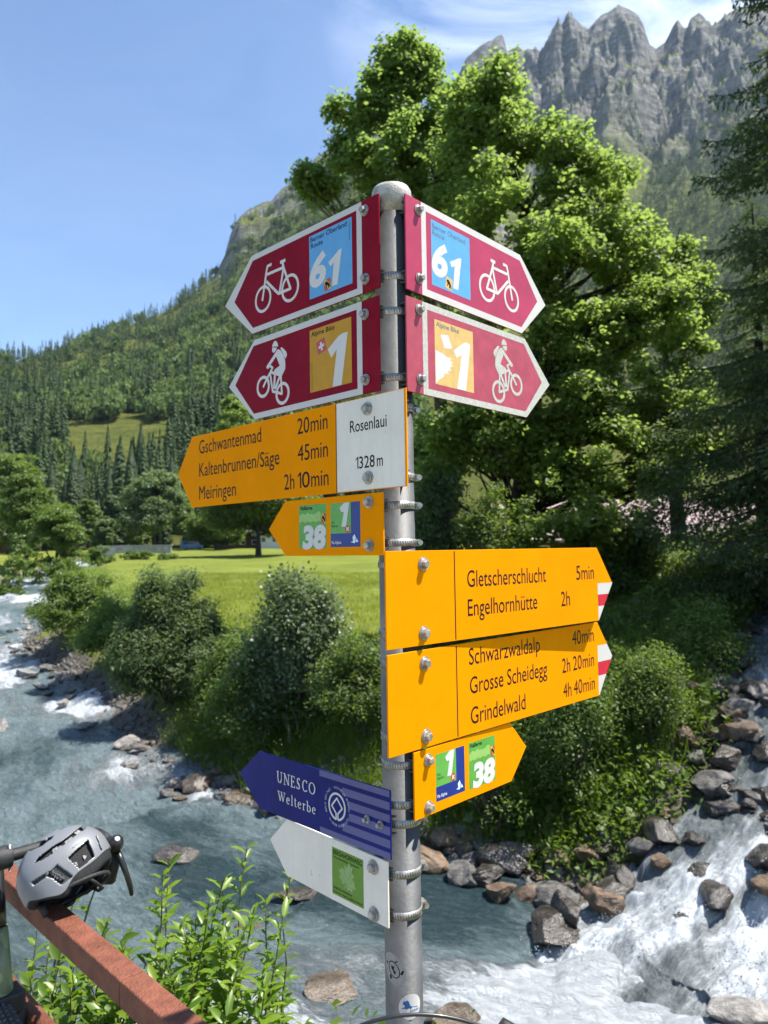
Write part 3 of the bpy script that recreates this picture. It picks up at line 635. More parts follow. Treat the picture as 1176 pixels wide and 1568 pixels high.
blues = pmat('print_blue', (0.02, 0.10, 0.30), .5)
cyl_patch(s2, 'printed_mark', blues, [(-14, -3), (-8, -4), (0, -4.6), (12, -4), (13, -2.4), (4, -1.6), (2, 0.5), (-2, 0), (-6, 2), (-9, 4.2), (-7, 7), (-3, 8), (-5, 9.6), (-11, 8.6), (-13, 4.6), (-9, 1.6), (-10.5, -.6), (-14, -1.6)], R(288), zP(1543) + .001, 0.0304)
for i in range(5): cyl_patch(s2, 'printed_mark', blues, [(-1.1, -1.5), (1.1, -1.4), (.8, 1.5), (-1, 1.3)], R(288) + (0.5 + i * 3.2) * MM / .03, zP(1543) - .0062, 0.0304)
# ---- pictograms
def bike_icon(e, cx, cz, s, m, y):
    """wheels 109 mm... outline measured on the sign; s = +1 facing right"""
    w = 5.6; q = lambda pts: [(cx + s * a, cz + b) for a, b in pts]
    f = Flat(y)
    f.ring(cx - s * 42, cz - 18, 26.5, w); f.ring(cx + s * 42, cz - 18, 26.5, w)
    f.stroke(q([(14, 43), (27, 42.5), (30.5, 33), (37.5, 5), (44.5, -21)]), w); f.stroke(q([(28.5, 26.8), (-24, 26.2)]), w)
    f.stroke(q([(31, 14), (-6.5, -19.5)]), w); f.stroke(q([(-23, 25), (-10, -19.5)]), w); f.stroke(q([(-19.5, 38), (-23.5, 25), (-43.5, -19.6), (-6, -20)]), w)
    f.stroke(q([(-29, 38.4), (-13, 38.4)]), 6.2)
    f.build('bicycle_pictogram', m, e)
def rider_icon(e, c0, s, m, y, dk):
    """coordinates in u measured from the pole end on the left facing sign; s = -1 there"""
    q = lambda pts: [(c0 + s * a, b) for a, b in pts]
    f = Flat(y); w = 5.2
    f.ring(c0 + s * 320, -19, 21.5, 6); f.ring(c0 + s * 259, -41.5, 21.5, 6)
    f.poly(q([(290, 53.2), (288.5, 57), (284.5, 61.5), (280, 62.6), (275.5, 60), (272.5, 55), (271, 49.8)]))
    f.poly(q([(290, 51.6), (290.2, 45), (287, 41), (283.5, 40.6), (278, 44), (275, 48.6)]))
    f.poly(q([(264.5, 45.5), (260.2, 46.2), (254, 41.5), (246.2, 34.5), (244.2, 28.5), (249, 22.2), (253, 27), (257, 34), (262, 41)]))
    f.poly(q([(270.6, 44.6), (275.8, 43.6), (280, 37), (277.7, 32.2), (266.7, 12.2), (249.6, 14), (251, 22), (255.4, 30), (262.9, 39.9)]))
    f.poly(q([(249.6, 14.2), (266.7, 12.2), (283.3, 7.7), (284.5, 4), (283.3, 0.8), (273, -3), (261.8, -10), (249.7, 3.6)]))
    f.stroke(q([(276, 38), (300, 20.5), (305, 17)]), 7.4, True); f.stroke(q([(288, 12), (298, 18), (304, 15)]), 4.4)
    f.stroke(q([(288.4, 14), (296, 5), (307, -5), (320, -20)]), w); f.stroke(q([(295.5, 5.5), (263, -7)]), w)
    f.stroke(q([(263.5, -6), (260.5, -42), (289, -33), (297, 3)]), w); f.stroke(q([(281.5, 2), (284.6, -29)]), 6); f.stroke(q([(265, -6), (281.5, -30)]), 6)
    f.build('rider_pictogram', m, e)
def flag_bear(e, cx, cz, w, h, rot, y, faded=False):
    def q(pts): return [(cx + a * w / 2 * cos(rot) - b * h / 2 * sin(rot), cz + a * w / 2 * sin(rot) + b * h / 2 * cos(rot)) for a, b in pts]
    a = Flat(y); a.poly(q([(-1, -1), (1, -1), (1, 1), (-1, 1)])); fl = a.build('bern_flag', ylw1f if faded else redst, e)
    if not faded:
        b = Flat(y - .0002); b.poly(q([(-1, .25), (-1, 1), (-.3, 1), (1, -.25), (1, -1), (.3, -1)])); b.build('flag_band', orst, fl)
    c = Flat(y - .0005); c.poly(q([(-.85, .25), (-.5, .6), (-.1, .55), (.25, .3), (.7, -.15), (.85, -.65), (.62, -.7), (.5, -.3), (.35, -.75), (.12, -.7), (.1, -.2), (-.15, -.15), (-.3, -.6), (-.5, -.5), (-.4, 0), (-.75, -.1), (-.6, .1)]))
    c.build('bear', blk, fl)
def red_sign(key, label, faded=False):
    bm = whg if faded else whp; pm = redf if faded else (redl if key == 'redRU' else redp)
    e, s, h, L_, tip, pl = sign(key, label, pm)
    b0, bi = 40.5, 53.0
    o = [(b0, -h / 2 + .4), (L_ - .2, -h / 2 + .4), (L_ + tip - .7, 0), (L_ - .2, h / 2 - .4), (b0, h / 2 - .4)]
    i = [(bi, -67.2), (351.5, -67.2), (415.3, 0), (351.5, 67.2), (bi, 67.2)]
    f = Flat(-0.0004)
    for k in range(5):
        j = (k + 1) % 5; f.k = 0; f.poly([(s * a, b) for a, b in (o[k], o[j], i[j], i[k])])
    f.build('border', bm, e)
    return e, s, h, L_, tip, pl
def red_bolts(e, s, zs, pl, clamp, dz=0.0):
    bolts(e, [(s * 32.5, z) for z in zs])
    xs = sorted((s * 1.5, s * 46)); bracket(e, pl, zs, xs[0], xs[1], clamp, dz=dz)
def digit_one(f, pts): f.poly(pts)
# left upper: route 61
e, s, h, L_, tip, pl = red_sign('redLU', 'dark red bicycle arrow pointing left with a blue 61 sticker, top left of the pole')
Flat(-0.0007).rect(-177.5, -54.6, -64.6, 60.6).build('sticker', blue61, e)
text(e, 'Berner Oberland', -174, -77.5, 48.9, 9.0, blk, 0.012); text(e, 'Route', -173, -140, 37.0, 9.0, blk, 0.012)
def num61(e, cx, faded, y=-0.0012):
    f = Flat(y); f.poly([(cx + a, b) for a, b in [(52, -1.4), (80, 13.2), (87, 14), (75, -46.4), (60.5, -46.0), (66, -5), (57.5, -10)]]); f.build('numeral_one', stw, e)
    text(e, '6', cx + 0.5, cx + 45.5, -33.2, 58.5, stw, 0.045, 0.18, y, name='numeral_six', fitcap='6')
num61(e, -177.5, False); flag_bear(e, -128.5, -39.5, 18, 20, 0.10, -0.0016)
text(e, 'SWITZERLAND MOBILITY', -69.2, -36, 22, 2.6, blk, 0, 0, -0.0012, R(90))
bike_icon(e, -276, 0, -1, stw, -0.0008); red_bolts(e, s, (60.2, -56.4), pl, True)
# left lower: alpine bike
e, s, h, L_, tip, pl = red_sign('redLL', 'dark red mountain biker arrow pointing left with an ochre Alpine Bike sticker')
Flat(-0.0007).rect(-177.5, -54.2, -66.5, 58.6).build('sticker', ylw1, e)
text(e, 'Alpine Bike', -173, -109.5, 46.5, 8.8, blk, 0.012)
def one_alp(e, sx, pts): Flat(-0.0013).poly(pts).build('numeral_one', stw, e)
one_alp(e, s, [(-a, b) for a, b in [(75.5, 34.6), (93.0, -53.6), (116.3, -53.6), (104.0, 10.3), (118.5, -1.8), (128.2, 14.6), (98, 33), (88, 34.9)]])
def swiss(e, cx, cz, w, rot, y, name='swiss_flag'):
    def q(pts): return [(cx + (a * cos(rot) - b * sin(rot)) * w / 2, cz + (a * sin(rot) + b * cos(rot)) * w / 2) for a, b in pts]
    o = Flat(y).poly(q([(-1, -1), (1, -1), (1, 1), (-1, 1)])).build(name, redst, e)
    a, b = .2, .66; Flat(y - .0003).poly(q([(-a, -b), (a, -b), (a, -a), (b, -a), (b, a), (a, a), (a, b), (-a, b), (-a, a), (-b, a), (-b, -a), (-a, -a)])).build('cross', stw, o)
swiss(e, -145.3, 24.2, 24, R(14), -0.0012); text(e, 'SWITZERLAND MOBILITY FOUNDATION', -170.6, -118, -51, 2.4, blk, 0, 0, -0.0012, R(90))
rider_icon(e, 0, -1, stw, -0.0008, redp); red_bolts(e, s, (54.0, -55.8), pl, True)
# right upper
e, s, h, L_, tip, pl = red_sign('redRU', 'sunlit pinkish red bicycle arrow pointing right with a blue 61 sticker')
Flat(-0.0007).rect(66.5, -55.2, 179, 58.4).build('sticker', blue61, e)
grey = pmat('faded_print', (0.10, 0.13, 0.17), .5)
text(e, 'Berner Oberland', 70.3, 166, 43.7, 9.0, grey, 0.008); text(e, 'Route', 70.3, 104, 32.5, 9.0, grey, 0.008)
num61(e, 66.3, True); flag_bear(e, 114.5, -41.5, 19, 21, -0.2, -0.0017, True)
bike_icon(e, 275.5, -0.2, 1, stw, -0.0008); red_bolts(e, s, (62.5, -54.0), pl, False, dz=-2.6)
# right lower, weathered
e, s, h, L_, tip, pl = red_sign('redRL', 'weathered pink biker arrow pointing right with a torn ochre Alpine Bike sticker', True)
Flat(-0.0007).rect(71.8, -55.8, 181.4, 55.4).build('sticker', ylw1f, e)
text(e, 'Alpine Bike', 76, 140, 43.8, 8.8, grey, 0.012)
Flat(-0.0013).poly([(173, 30), (162, 32.5), (155.8, 31.4), (123.1, 11), (130.8, -1.6), (146.3, 6.9), (131.4, -55.6), (157.5, -55.5)]).build('numeral_one', stw, e)
Flat(-0.0010).poly([(87, 31.5), (109, 35), (120, 13), (98, 10)]).build('torn_patch', stw, e)
Flat(-0.0010).poly([(73.3, 2.5), (92, 0), (104, -4), (118, -4.8), (112, -8), (121, -12), (116, -15), (122, -17), (112, -21), (116, -27), (106, -28), (110, -33), (98, -34), (94, -41), (86, -45), (73, -55)]).build('torn_patch', stw, e)
rider_icon(e, 1, 1, whg, -0.0008, redf); red_bolts(e, s, (62.2, -54.6), pl, False, dz=-2.6)
# ---- yellow signs
def lines(e, rows, cap=28.6, b=0.0):
    for (body, x0, x1, base) in rows:
        if body[0] == '1':      # the figure one has a flag in this lettering
            w = cap * 0.40; t = cap * 0.125
            Flat(-0.0012).poly([(x0 + w * .55, base), (x0 + w * .55 + t, base), (x0 + w * .55 + t, base + cap), (x0 + w * .55, base + cap), (x0, base + cap * .80), (x0, base + cap * .69), (x0 + w * .55, base + cap * .85)]).build('lettering', blk, e)
            x0 += w * .55 + t + cap * .09; body = body[1:]
        text(e, body, x0, x1, base, cap, blk, b)
e, s, h, L_, tip, pl = sign('yelL', 'long yellow arrow pointing left listing Gschwantenmad with a white Rosenlaui field', yel)
Flat(-0.0004).rect(-166, -h / 2 + 1.2, -3.6, h / 2 - 1.2).build('white_field', whpan, e)
Flat(-0.0008).rect(-168.2, -h / 2 + .6, -166.2, h / 2 - .6).build('divider', blk, e)
lines(e, [('Gschwantenmad', -621.5, -390, 37.3), ('20', -275.5, -241, 37.3), ('min', -237, -190, 37.3), ('Kaltenbrunnen/Säge', -621.6, -331.5, -12), ('45', -275.3, -241, -12), ('min', -237, -190, -12), ('Meiringen', -621.8, -479.4, -61.7), ('2h', -317, -286, -61.7), ('10', -276, -241, -61.7), ('min', -237, -189, -61.7)])
lines(e, [('Rosenlaui', -131.2, -43, 22.2), ('1328', -118.3, -72, -40.4), ('m', -67, -53, -40.4)], 19.8, 0.006)
bolts(e, [(-87.6, 57), (-87.4, -57.1)], 8.0); bracket(e, pl, (57, -57.1), pl.x * 1000 - 38, pl.x * 1000 + 38, True)
e, s, h, L_, tip, pl = sign('yelRU', 'long sunlit yellow arrow pointing right listing Gletscherschlucht and Engelhornhütte', yel)
Flat(-0.0004).rect(157.2, -h / 2 + 2, 160.0, h / 2 - 2).build('divider', blk, e)
lines(e, [('Gletscherschlucht', 190.5, 420.8, 12.3), ('5', 525, 540, 11.7), ('min', 544, 591, 11.7), ('Engelhornhütte', 190.6, 390.6, -37.3), ('2h', 469.2, 500.2, -38)])
def tip_marker(e, L_, tip, h, x0, zt, z1, z2):
    """white red white end of a mountain path sign, from zt down along the slanted edge"""
    xs = lambda z: L_ + tip * (1 - abs(z) / (h / 2)) - .4
    f = Flat(-0.0005); f.poly([(x0, z1), (xs(z1), z1), (xs(min(zt, 0)) if zt <= 0 else xs(zt), zt), (x0, zt)] if zt <= 0 else [(x0, z1), (xs(z1), z1), (xs(0), 0), (xs(zt), zt), (x0, zt)]); f.build('marker_white', whp, e)
    f = Flat(-0.0005); f.poly([(x0, -h / 2 + 1), (xs(-h / 2 + 1), -h / 2 + 1), (xs(z2), z2), (x0, z2)]); f.build('marker_white', whp, e)
    Flat(-0.0005).poly([(x0, z2 + .1), (xs(z2), z2 + .1), (xs(z1), z1 - .1), (x0, z1 - .1)] if not (z1 > 0 > z2) else [(x0, z2 + .1), (xs(z2), z2 + .1), (xs(0), 0), (xs(z1), z1 - .1), (x0, z1 - .1)]).build('marker_red', flagr, e)
tip_marker(e, L_, tip, h, 604, 1.5, -22, -46); bolts(e, [(82.9, 54.7), (82.1, -57)], 8.0); bracket(e, pl, (54.7, -57), pl.x * 1000 - 38, pl.x * 1000 + 38, True)
e, s, h, L_, tip, pl = sign('yelRL', 'long yellow arrow pointing right listing Schwarzwaldalp, Grosse Scheidegg and Grindelwald', yel)
Flat(-0.0004).rect(164.4, -h / 2 + 2, 167.2, h / 2 - 2).build('divider', blk, e)
lines(e, [('Schwarzwaldalp', 199.5, 418.5, 39.6), ('40', 537.3, 572, 39.4), ('min', 576, 624.5, 39.4), ('Grosse Scheidegg', 200.5, 441.8, -10), ('2h', 496.5, 527, -12.3), ('20', 538, 572, -12.3), ('min', 576, 623, -12.3), ('Grindelwald', 201.2, 365.5, -61.6), ('4h', 498.2, 529, -61.6), ('40', 538, 572, -61.6), ('min', 576, 623.5, -61.6)])
tip_marker(e, L_, tip, h, 639.5, 28, -7, -36); bolts(e, [(84.9, 56.2), (85.6, -59.9)], 8.0); bracket(e, pl, (56.2, -59.9), pl.x * 1000 - 38, pl.x * 1000 + 38, True)
# ---- route stickers
def sticker38(e, x0, dx=0.0):
    Flat(-0.0004).rect(x0, -37.6, x0 + 76.5, 40.5).build('sticker', grn1, e)
    zz = [12 + 3.4 * math.sin(i * 1.1) for i in range(13)]; up = [22.5, 24.5, 27, 24, 25, 27.5, 24, 25, 23.4, 24.6, 27, 29, 26]
    Flat(-0.0008).poly([(x0 + 1 + i * 5, 8.5 + (i % 3) * 1.1) for i in range(13)] + [(x0 + 1 + i * 5, up[i] - 1) for i in reversed(range(13))]).build('mountain_band', grnl, e)
    text(e, 'ViaBerna', x0 + 3, x0 + 38.5, 31.4, 6.8, blk, 0.02, name='lettering')
    text(e, '38', x0 + 9.5, x0 + 75.8, -36.2, 40, stw, 0.055, 0.10, -0.0016, name='numerals', fitcap='8')
    flag_bear(e, x0 + 69.5, 14, 12.4, 17, 0.0, -0.0012)
def sticker1(e, x0):
    Flat(-0.0004).rect(x0, -36.2, x0 + 75.5, 39.3).build('sticker', navy, e)
    Flat(-0.0007).rect(x0, -13, x0 + 52.5, 39.3).build('green_field', pmat('sticker_bright_green', (0.115, 0.36, 0.06), .4, 0, .06, 40), e)
    Flat(-0.0012).poly([(x0 + a, b) for a, b in [(36.2, 38.8), (48.8, 38.8), (40, -2.2), (28.6, -1.6), (35, 23.2), (28.2, 23.2), (24.2, 30.6)]]).build('numeral_one', stw, e)
    a = Flat(-0.0015).disc(x0 + 44, -6, 6.6).build('swiss_disc', redst, e)
    f = Flat(-0.0018); f.stroke([(x0 + 41, -9), (x0 + 47, -3)], 2.4); f.stroke([(x0 + 41, -3), (x0 + 47, -9)], 2.4); f.build('cross', stw, a)
    text(e, 'Via', x0 + 2.4, x0 + 11.5, 3.9, 4.4, blk, 0.0); text(e, 'Alpina', x0 + 2.4, x0 + 19.5, -2, 4.4, blk, 0.0)
    text(e, 'Via Alpina', x0 + 1.6, x0 + 27.5, -30.7, 5.2, stw, 0.02)
    f = Flat(-0.0010); f.poly([(x0 + 54, -28.5), (x0 + 57.5, -26), (x0 + 56, -20), (x0 + 61, -15), (x0 + 64.5, -21), (x0 + 62.8, -28), (x0 + 60.5, -30.5)]); f.poly([(x0 + 63.5, -28.5), (x0 + 66.8, -22), (x0 + 70.4, -28.3)]); f.poly([(x0 + 52.6, -29), (x0 + 54, -27), (x0 + 55.6, -29)])
    f.build('peak_mark', pmat('sticker_ice', (.62, .74, .8), .4), e)
e, s, h, L_, tip, pl = sign('smL', 'short yellow arrow pointing left with green 38 and blue 1 route stickers', yel)
sticker38(e, -216.6); sticker1(e, -129.2); bolts(e, [(-31.8, 36.2), (-32, -34.6)], 7.2); bracket(e, pl, (30, -31), -58, -1.5, True)
e, s, h, L_, tip, pl = sign('smR', 'short sunlit yellow arrow pointing right with blue 1 and green 38 route stickers', yel)
sticker38(e, 140.0); sticker1(e, 52.4); bolts(e, [(33.6, 34.9), (33.0, -39.5)], 7.2); bracket(e, pl, (31, -31), 1.5, 58, True)
# ---- blue world heritage sign
e, s, h, L_, tip, pl = sign('blue', 'glossy dark blue arrow pointing left reading UNESCO Welterbe in white', unesco, 3.0)
f = Flat(-0.0003)
for (za, zb, x0) in ((h / 2 - .6, 42.6, -150), (35.0, 22.6, -112), (15.4, 3.4, -98), (-3.6, -16.4, -96), (-23.4, -36.2, -112), (-43.0, -h / 2 + .6, -150)):
    xe = x0 - 20 if abs(za) > 40 or abs(zb) > 40 else x0
    f.k = 0; f.poly([(xe, zb), (-1, zb), (-1, za), (xe, za)])
f.build('pale_stripes', unescol, e)
f = Flat(-0.0006); cx_, cz_ = -125.4, 0.2
f.ring(cx_, cz_, 21.8, 3.6, 48, 23.2, -82, 262)
f.stroke([(cx_ + 2.2, cz_ - 22), (cx_ + 2.2, cz_ - 11.5), (cx_ + 13.2, cz_ - .5), (cx_, cz_ + 14), (cx_ - 13.2, cz_ - .5), (cx_ - 2.2, cz_ - 11.5), (cx_ - 2.2, cz_ - 22)], 3.0); f.build('world_heritage_emblem', stw, e)
ring = 'WORLD HERITAGE · PATRIMOINE MONDIAL · PATRIMONIO MUNDIAL · '
mbt = []
for i, ch in enumerate(ring):
    if ch == ' ': continue
    a = R(205) - 2 * pi * i / len(ring); rr_ = 28.0
    me = text_me(ch, 0.01); co = np.zeros(len(me.vertices) * 3, np.float32); me.vertices.foreach_get('co', co); co = co.reshape(-1, 3)
    lx = (co[:, 0] - (co[:, 0].min() + co[:, 0].max()) / 2) * 3.9; lz = co[:, 1] * 6.0
    an = a - pi / 2; x = cx_ + rr_ * cos(a) + lx * cos(an) - lz * sin(an); z = cz_ + rr_ * 1.04 * sin(a) + lx * sin(an) + lz * cos(an)
    mbt.append((np.stack([x * MM, np.full(len(x), -0.00013), z * MM], -1), [tuple(p.vertices) for p in me.polygons])); bpy.data.meshes.remove(me)
mb = MB()
for v, fc in mbt: mb.add([tuple(p) for p in v], fc)
mb.build('ring_lettering', pmat('sticker_dim_white', (.45, .46, .5), .4), e)
# serif lettering drawn with thick and thin strokes: cell coordinates 0..1
SER = {
'U': (1.0, [('s', .18, .95, .18, .35), ('c', .48, .32, .30, .32, 180, 360, .16), ('t', .78, .95, .78, .32), ('b', .02, .36, .97), ('b', .64, .94, .97)]),
'N': (1.05, [('t', .2, .03, .2, .97), ('s', .2, .95, .8, .05), ('t', .82, .03, .82, .97), ('b', .02, .3, .97), ('b', .06, .36, .03), ('b', .68, .98, .97)]),
'E': (.85, [('s', .24, .03, .24, .97), ('b', .06, .78, .97), ('b', .06, .82, .03), ('b', .24, .62, .52), ('t', .78, .97, .78, .8), ('t', .82, .03, .82, .22), ('t', .62, .42, .62, .62)]),
'S': (.75, [('c', .45, .73, .27, .25, 40, 235, .15), ('c', .42, .27, .29, .26, -140, 75, .15), ('k', .26, .60, .62, .42, .17), ('t', .70, .98, .70, .78), ('t', .12, .02, .12, .24)]),
'C': (.95, [('c', .55, .5, .40, .49, 48, 312, .15), ('t', .85, .98, .85, .74), ('t', .85, .06, .85, .2)]),
'O': (1.1, [('c', .5, .5, .42, .49, 0, 360, .15)]),
'W': (1.4, [('s', .14, .95, .36, .05), ('t', .36, .05, .54, .95), ('s', .50, .95, .70, .05), ('t', .70, .05, .90, .95), ('b', .02, .30, .97), ('b', .40, .62, .97), ('b', .78, .99, .97)]),
'e': (.7, [('c', .5, .33, .36, .33, 15, 320, .15), ('b', .2, .84, .38)]),
'l': (.42, [('s', .5, .03, .5, 1.02), ('b', .15, .85, .03), ('k', .22, 1.0, .5, 1.03, .06)]),
't': (.5, [('s', .42, .85, .42, .14), ('b', .12, .85, .64), ('c', .66, .16, .24, .15, 180, 330, .11)]),
'r': (.58, [('s', .34, .03, .34, .66), ('b', .1, .64, .03), ('b', .08, .34, .64), ('c', .66, .42, .28, .24, 40, 165, .13)]),
'b': (.75, [('s', .22, .03, .22, 1.02), ('c', .5, .33, .36, .33, -150, 150, .14), ('k', .04, 1.0, .22, 1.03, .06)]),
}
def serif(e, body, x0, x1, base, cap):
    tot = sum(SER[c][0] for c in body) + .10 * (len(body) - 1); k = (x1 - x0) / tot; f = Flat(-0.0006); x = x0
    for ch in body:
        w, ops = SER[ch]; W_ = w * k
        P = lambda a, b: (x + a * W_, base + b * cap)
        for o in ops:
            if o[0] == 's': f.stroke([P(o[1], o[2]), P(o[3], o[4])], cap * .135)
            elif o[0] == 't': f.stroke([P(o[1], o[2]), P(o[3], o[4])], cap * .075)
            elif o[0] == 'k': f.stroke([P(o[1], o[2]), P(o[3], o[4])], cap * o[5])
            elif o[0] == 'b': f.stroke([P(o[1], o[3]), P(o[2], o[3])], cap * .065)
            elif o[0] == 'c':
                pts = [P(o[1] + (o[3] - .04) * cos(R(a)), o[2] + (o[4] - .03) * sin(R(a))) for a in np.linspace(o[5], o[6], 20)]
                for i in range(19):
                    an = R(o[5] + (o[6] - o[5]) * (i + .5) / 19); f.stroke([pts[i], pts[i + 1]], cap * (.06 + .085 * abs(cos(an))))
        x += W_ + .10 * k
    f.build('lettering', stw, e)
serif(e, 'UNESCO', -291.3, -179.2, 7.0, 20.6); serif(e, 'Welterbe', -290, -178.2, -25.8, 18.0)
bolts(e, [(-52.1, -2.6), (-21, -3.8)], 4.4); bracket(e, pl, (-3,), -58, -1.5, True, half=13)
# ---- white maple trail sign
e, s, h, L_, tip, pl = sign('white', 'plain white arrow pointing left with a green maple leaf sticker, lowest on the pole', whpan)
Flat(-0.0004).rect(-137.3, -40, -57.2, 37.6).build('sticker', leafg, e)
text(e, 'BERGAHORNWEG', -134, -61, 26.6, 7.6, blk, 0.014); text(e, 'Schwarzwaldalp - Rosenlaui', -134, -68, 20.4, 3.6, blk, 0.006)
text(e, 'UNESCO-Welterbe', -135, -86, -30.4, 4.4, blk, 0.006); text(e, 'Schweizer Alpen Jungfrau-Aletsch', -135, -60, -36.4, 3.8, blk, 0.006)
LF = [(0, -30), (1.5, -18), (11, -23), (13, -17), (23, -18), (21, -11), (29, -4), (22, 1), (20, 7), (13, 4), (16, 15), (10, 14), (5, 27), (0, 20), (-5, 27), (-9, 13), (-16, 14), (-13, 4), (-21, 6), (-22, 0), (-28, -5), (-20, -11), (-21, -18), (-12, -17), (-10, -22), (-1.5, -18)]
ra = R(-24); Flat(-0.0008).poly([(-97 + .82 * (a * cos(ra) - b * sin(ra)), -1.5 + .9 * (a * sin(ra) + b * cos(ra))) for a, b in LF]).build('maple_leaf', leafl, e)
f = Flat(-0.0012)
for (a, b) in ((20, 6), (9, 24), (-14, 10), (-22, -3), (22, -9)): f.stroke([(-97 + .82 * (0 * cos(ra) + 18 * sin(ra)), -1.5 + .9 * (-18 * cos(ra))), (-97 + .82 * (a * cos(ra) - b * sin(ra)), -1.5 + .9 * (a * sin(ra) + b * cos(ra)))], .7)
f.build('leaf_veins', leafg, e)
Flat(-0.0004).stroke([(-196, -19), (-196, -27), (-192, -28.5)], .9).build('scratch', grey, e)
bolts(e, [(-32.2, 34), (-32.3, -39.3)], 8.2); bracket(e, pl, (28, -36), -58, -1.5, True)
# ------------------------------------------------------------------ vegetation
LEAF = {}
def leaves(C, Nrm, size, ln=1.0, wd=0.8, fold=0.12, kind='kite'):
    """one folded leaf per row: C (n,3) base points, Nrm (n,3) facing directions, size (n,)"""
    n = len(C); Nrm = Nrm / np.linalg.norm(Nrm, axis=1, keepdims=True)
    a = rng.normal(size=(n, 3)); a -= Nrm * (a * Nrm).sum(1, keepdims=True); a /= np.linalg.norm(a, axis=1, keepdims=True)
    b = np.cross(Nrm, a); s = size[:, None]
    if kind == 'kite':
        V = np.stack([C, C + a * s * ln * .45 + b * s * wd * .5 + Nrm * s * fold, C + a * s * ln, C + a * s * ln * .45 - b * s * wd * .5 + Nrm * s * fold], 1)
        F = np.arange(4 * n).reshape(n, 4); return V.reshape(-1, 3), F
    # broad lobed leaf: 6 points
    V = np.stack([C, C + a * s * .25 * ln + b * s * .5 * wd + Nrm * s * fold, C + a * s * .75 * ln + b * s * .42 * wd + Nrm * s * fold * .6, C + a * s * ln, C + a * s * .75 * ln - b * s * .42 * wd + Nrm * s * fold * .6, C + a * s * .25 * ln - b * s * .5 * wd + Nrm * s * fold], 1)
    b0 = (6 * np.arange(n))[:, None]
    F = np.concatenate([b0 + np.array([[0, 1, 2, 3]]), b0 + np.array([[0, 3, 4, 5]])]); return V.reshape(-1, 3), F
def unit(n):
    v = rng.normal(size=(n, 3)); return v / np.linalg.norm(v, axis=1, keepdims=True)
def lobes_clusters(lobes, dens, shell=0.55):
    """cluster centres spread through ellipsoid lobes, more towards their surface"""
    P, O = [], []
    for (c, r) in lobes:
        c, r = np.array(c, float), np.array(r, float); n = max(4, int(dens * (r[0] * r[1] + r[1] * r[2] + r[0] * r[2]) * 1.0))
        u = unit(n); k = (shell + (1 - shell) * rng.random((n, 1)) ** 0.7) * (1 + 0.34 * fbm(u[:, 0] * 2.6 + c[0], u[:, 1] * 2.6 + c[1], u[:, 2] * 2.6, oct=3, seed=91)[:, None])
        P.append(c + u * r * k); O.append(u)
    return np.concatenate(P), np.concatenate(O)
def crown_mesh(name, lobes, dens, per, rad, size, kind='kite', ln=1.0, wd=0.8, up=0.7, flat=0.55, gap=0.25, sv=0.35, shell=0.55):
    P, O = lobes_clusters(lobes, dens, shell)
    g = fbm(P[:, 0] * .55, P[:, 1] * .55, P[:, 2] * .55, oct=2, seed=int(abs(P[0, 0]) * 10) % 97)
    keep = g > -gap; P, O = P[keep], O[keep]
    n = len(P); m = per
    R_ = rad * (0.6 + 0.8 * rng.random((n, 1)))
    d = unit(n * m).reshape(n, m, 3) * (rng.random((n, m, 1)) ** 0.45) * R_[:, None]
    d[:, :, 2] *= flat
    C = (P[:, None] + d).reshape(-1, 3)
    Nr = (O[:, None] * 0.55 + unit(n * m).reshape(n, m, 3) * 0.75 + np.array([0, 0, up])).reshape(-1, 3)
    s = size * (1 - sv + 2 * sv * rng.random(n * m))
    V, F = leaves(C, Nr, s, ln, wd, 0.12, kind)
    return mesh_np(name, V, F), P
def limb(mb, a, b, r0, r1, n=6, sag=0.08, seg=5):
    a, b = np.array(a, float), np.array(b, float); ln = np.linalg.norm(b - a); pts = []
    off = rng.normal(size=3) * ln * sag
    for i in range(seg + 1):
        t = i / seg; pts.append(tuple(a + (b - a) * t + off * math.sin(pi * t) + rng.normal(size=3) * ln * 0.012 * (0 < i < seg)))
    mb.tube(pts, [r0 + (r1 - r0) * (i / seg) for i in range(seg + 1)], n, False); return pts
bark = pmat('bark_grey', (0.085, 0.072, 0.058), 0.9, 0, 0.4, 5, 0.6, 18, spec=0.2)
barkd = pmat('bark_dark', (0.04, 0.033, 0.027), 0.95, 0, 0.4, 5, 0.6, 18, spec=0.15)
birchb = pmat('bark_pale', (0.24, 0.21, 0.17), 0.85, 0, 0.35, 9, 0.3, 30, spec=0.2)
maple_l = leaf_mat('maple_leaves', (0.07, 0.108, 0.018), (0.102, 0.147, 0.026), (0.145, 0.185, 0.036), 0.60, (0.34, 0.50, 0.10))
maple_y = leaf_mat('maple_leaves_yellowish', (0.072, 0.115, 0.02), (0.107, 0.158, 0.03), (0.155, 0.2, 0.046), 0.60, (0.38, 0.53, 0.10))
willow_l = leaf_mat('willow_leaves', (0.055, 0.09, 0.032), (0.08, 0.125, 0.045), (0.125, 0.165, 0.07), 0.46, (0.30, 0.42, 0.12))
shrub_l = leaf_mat('shrub_leaves', (0.055, 0.088, 0.022), (0.08, 0.125, 0.03), (0.12, 0.165, 0.045), 0.48, (0.32, 0.46, 0.06))
pale_l = leaf_mat('pale_shrub_leaves', (0.07, 0.12, 0.025), (0.10, 0.16, 0.03), (0.15, 0.20, 0.04), 0.4, (0.24, 0.36, 0.04))
spruce_l = leaf_mat('spruce_needles', (0.034, 0.058, 0.026), (0.055, 0.085, 0.036), (0.085, 0.12, 0.045), 0.32, (0.16, 0.25, 0.06), 0.6, 0.25)
young_l = leaf_mat('young_leaves', (0.085, 0.16, 0.015), (0.13, 0.22, 0.018), (0.20, 0.28, 0.03), 0.45, (0.34, 0.50, 0.02), 0.38, 0.5)
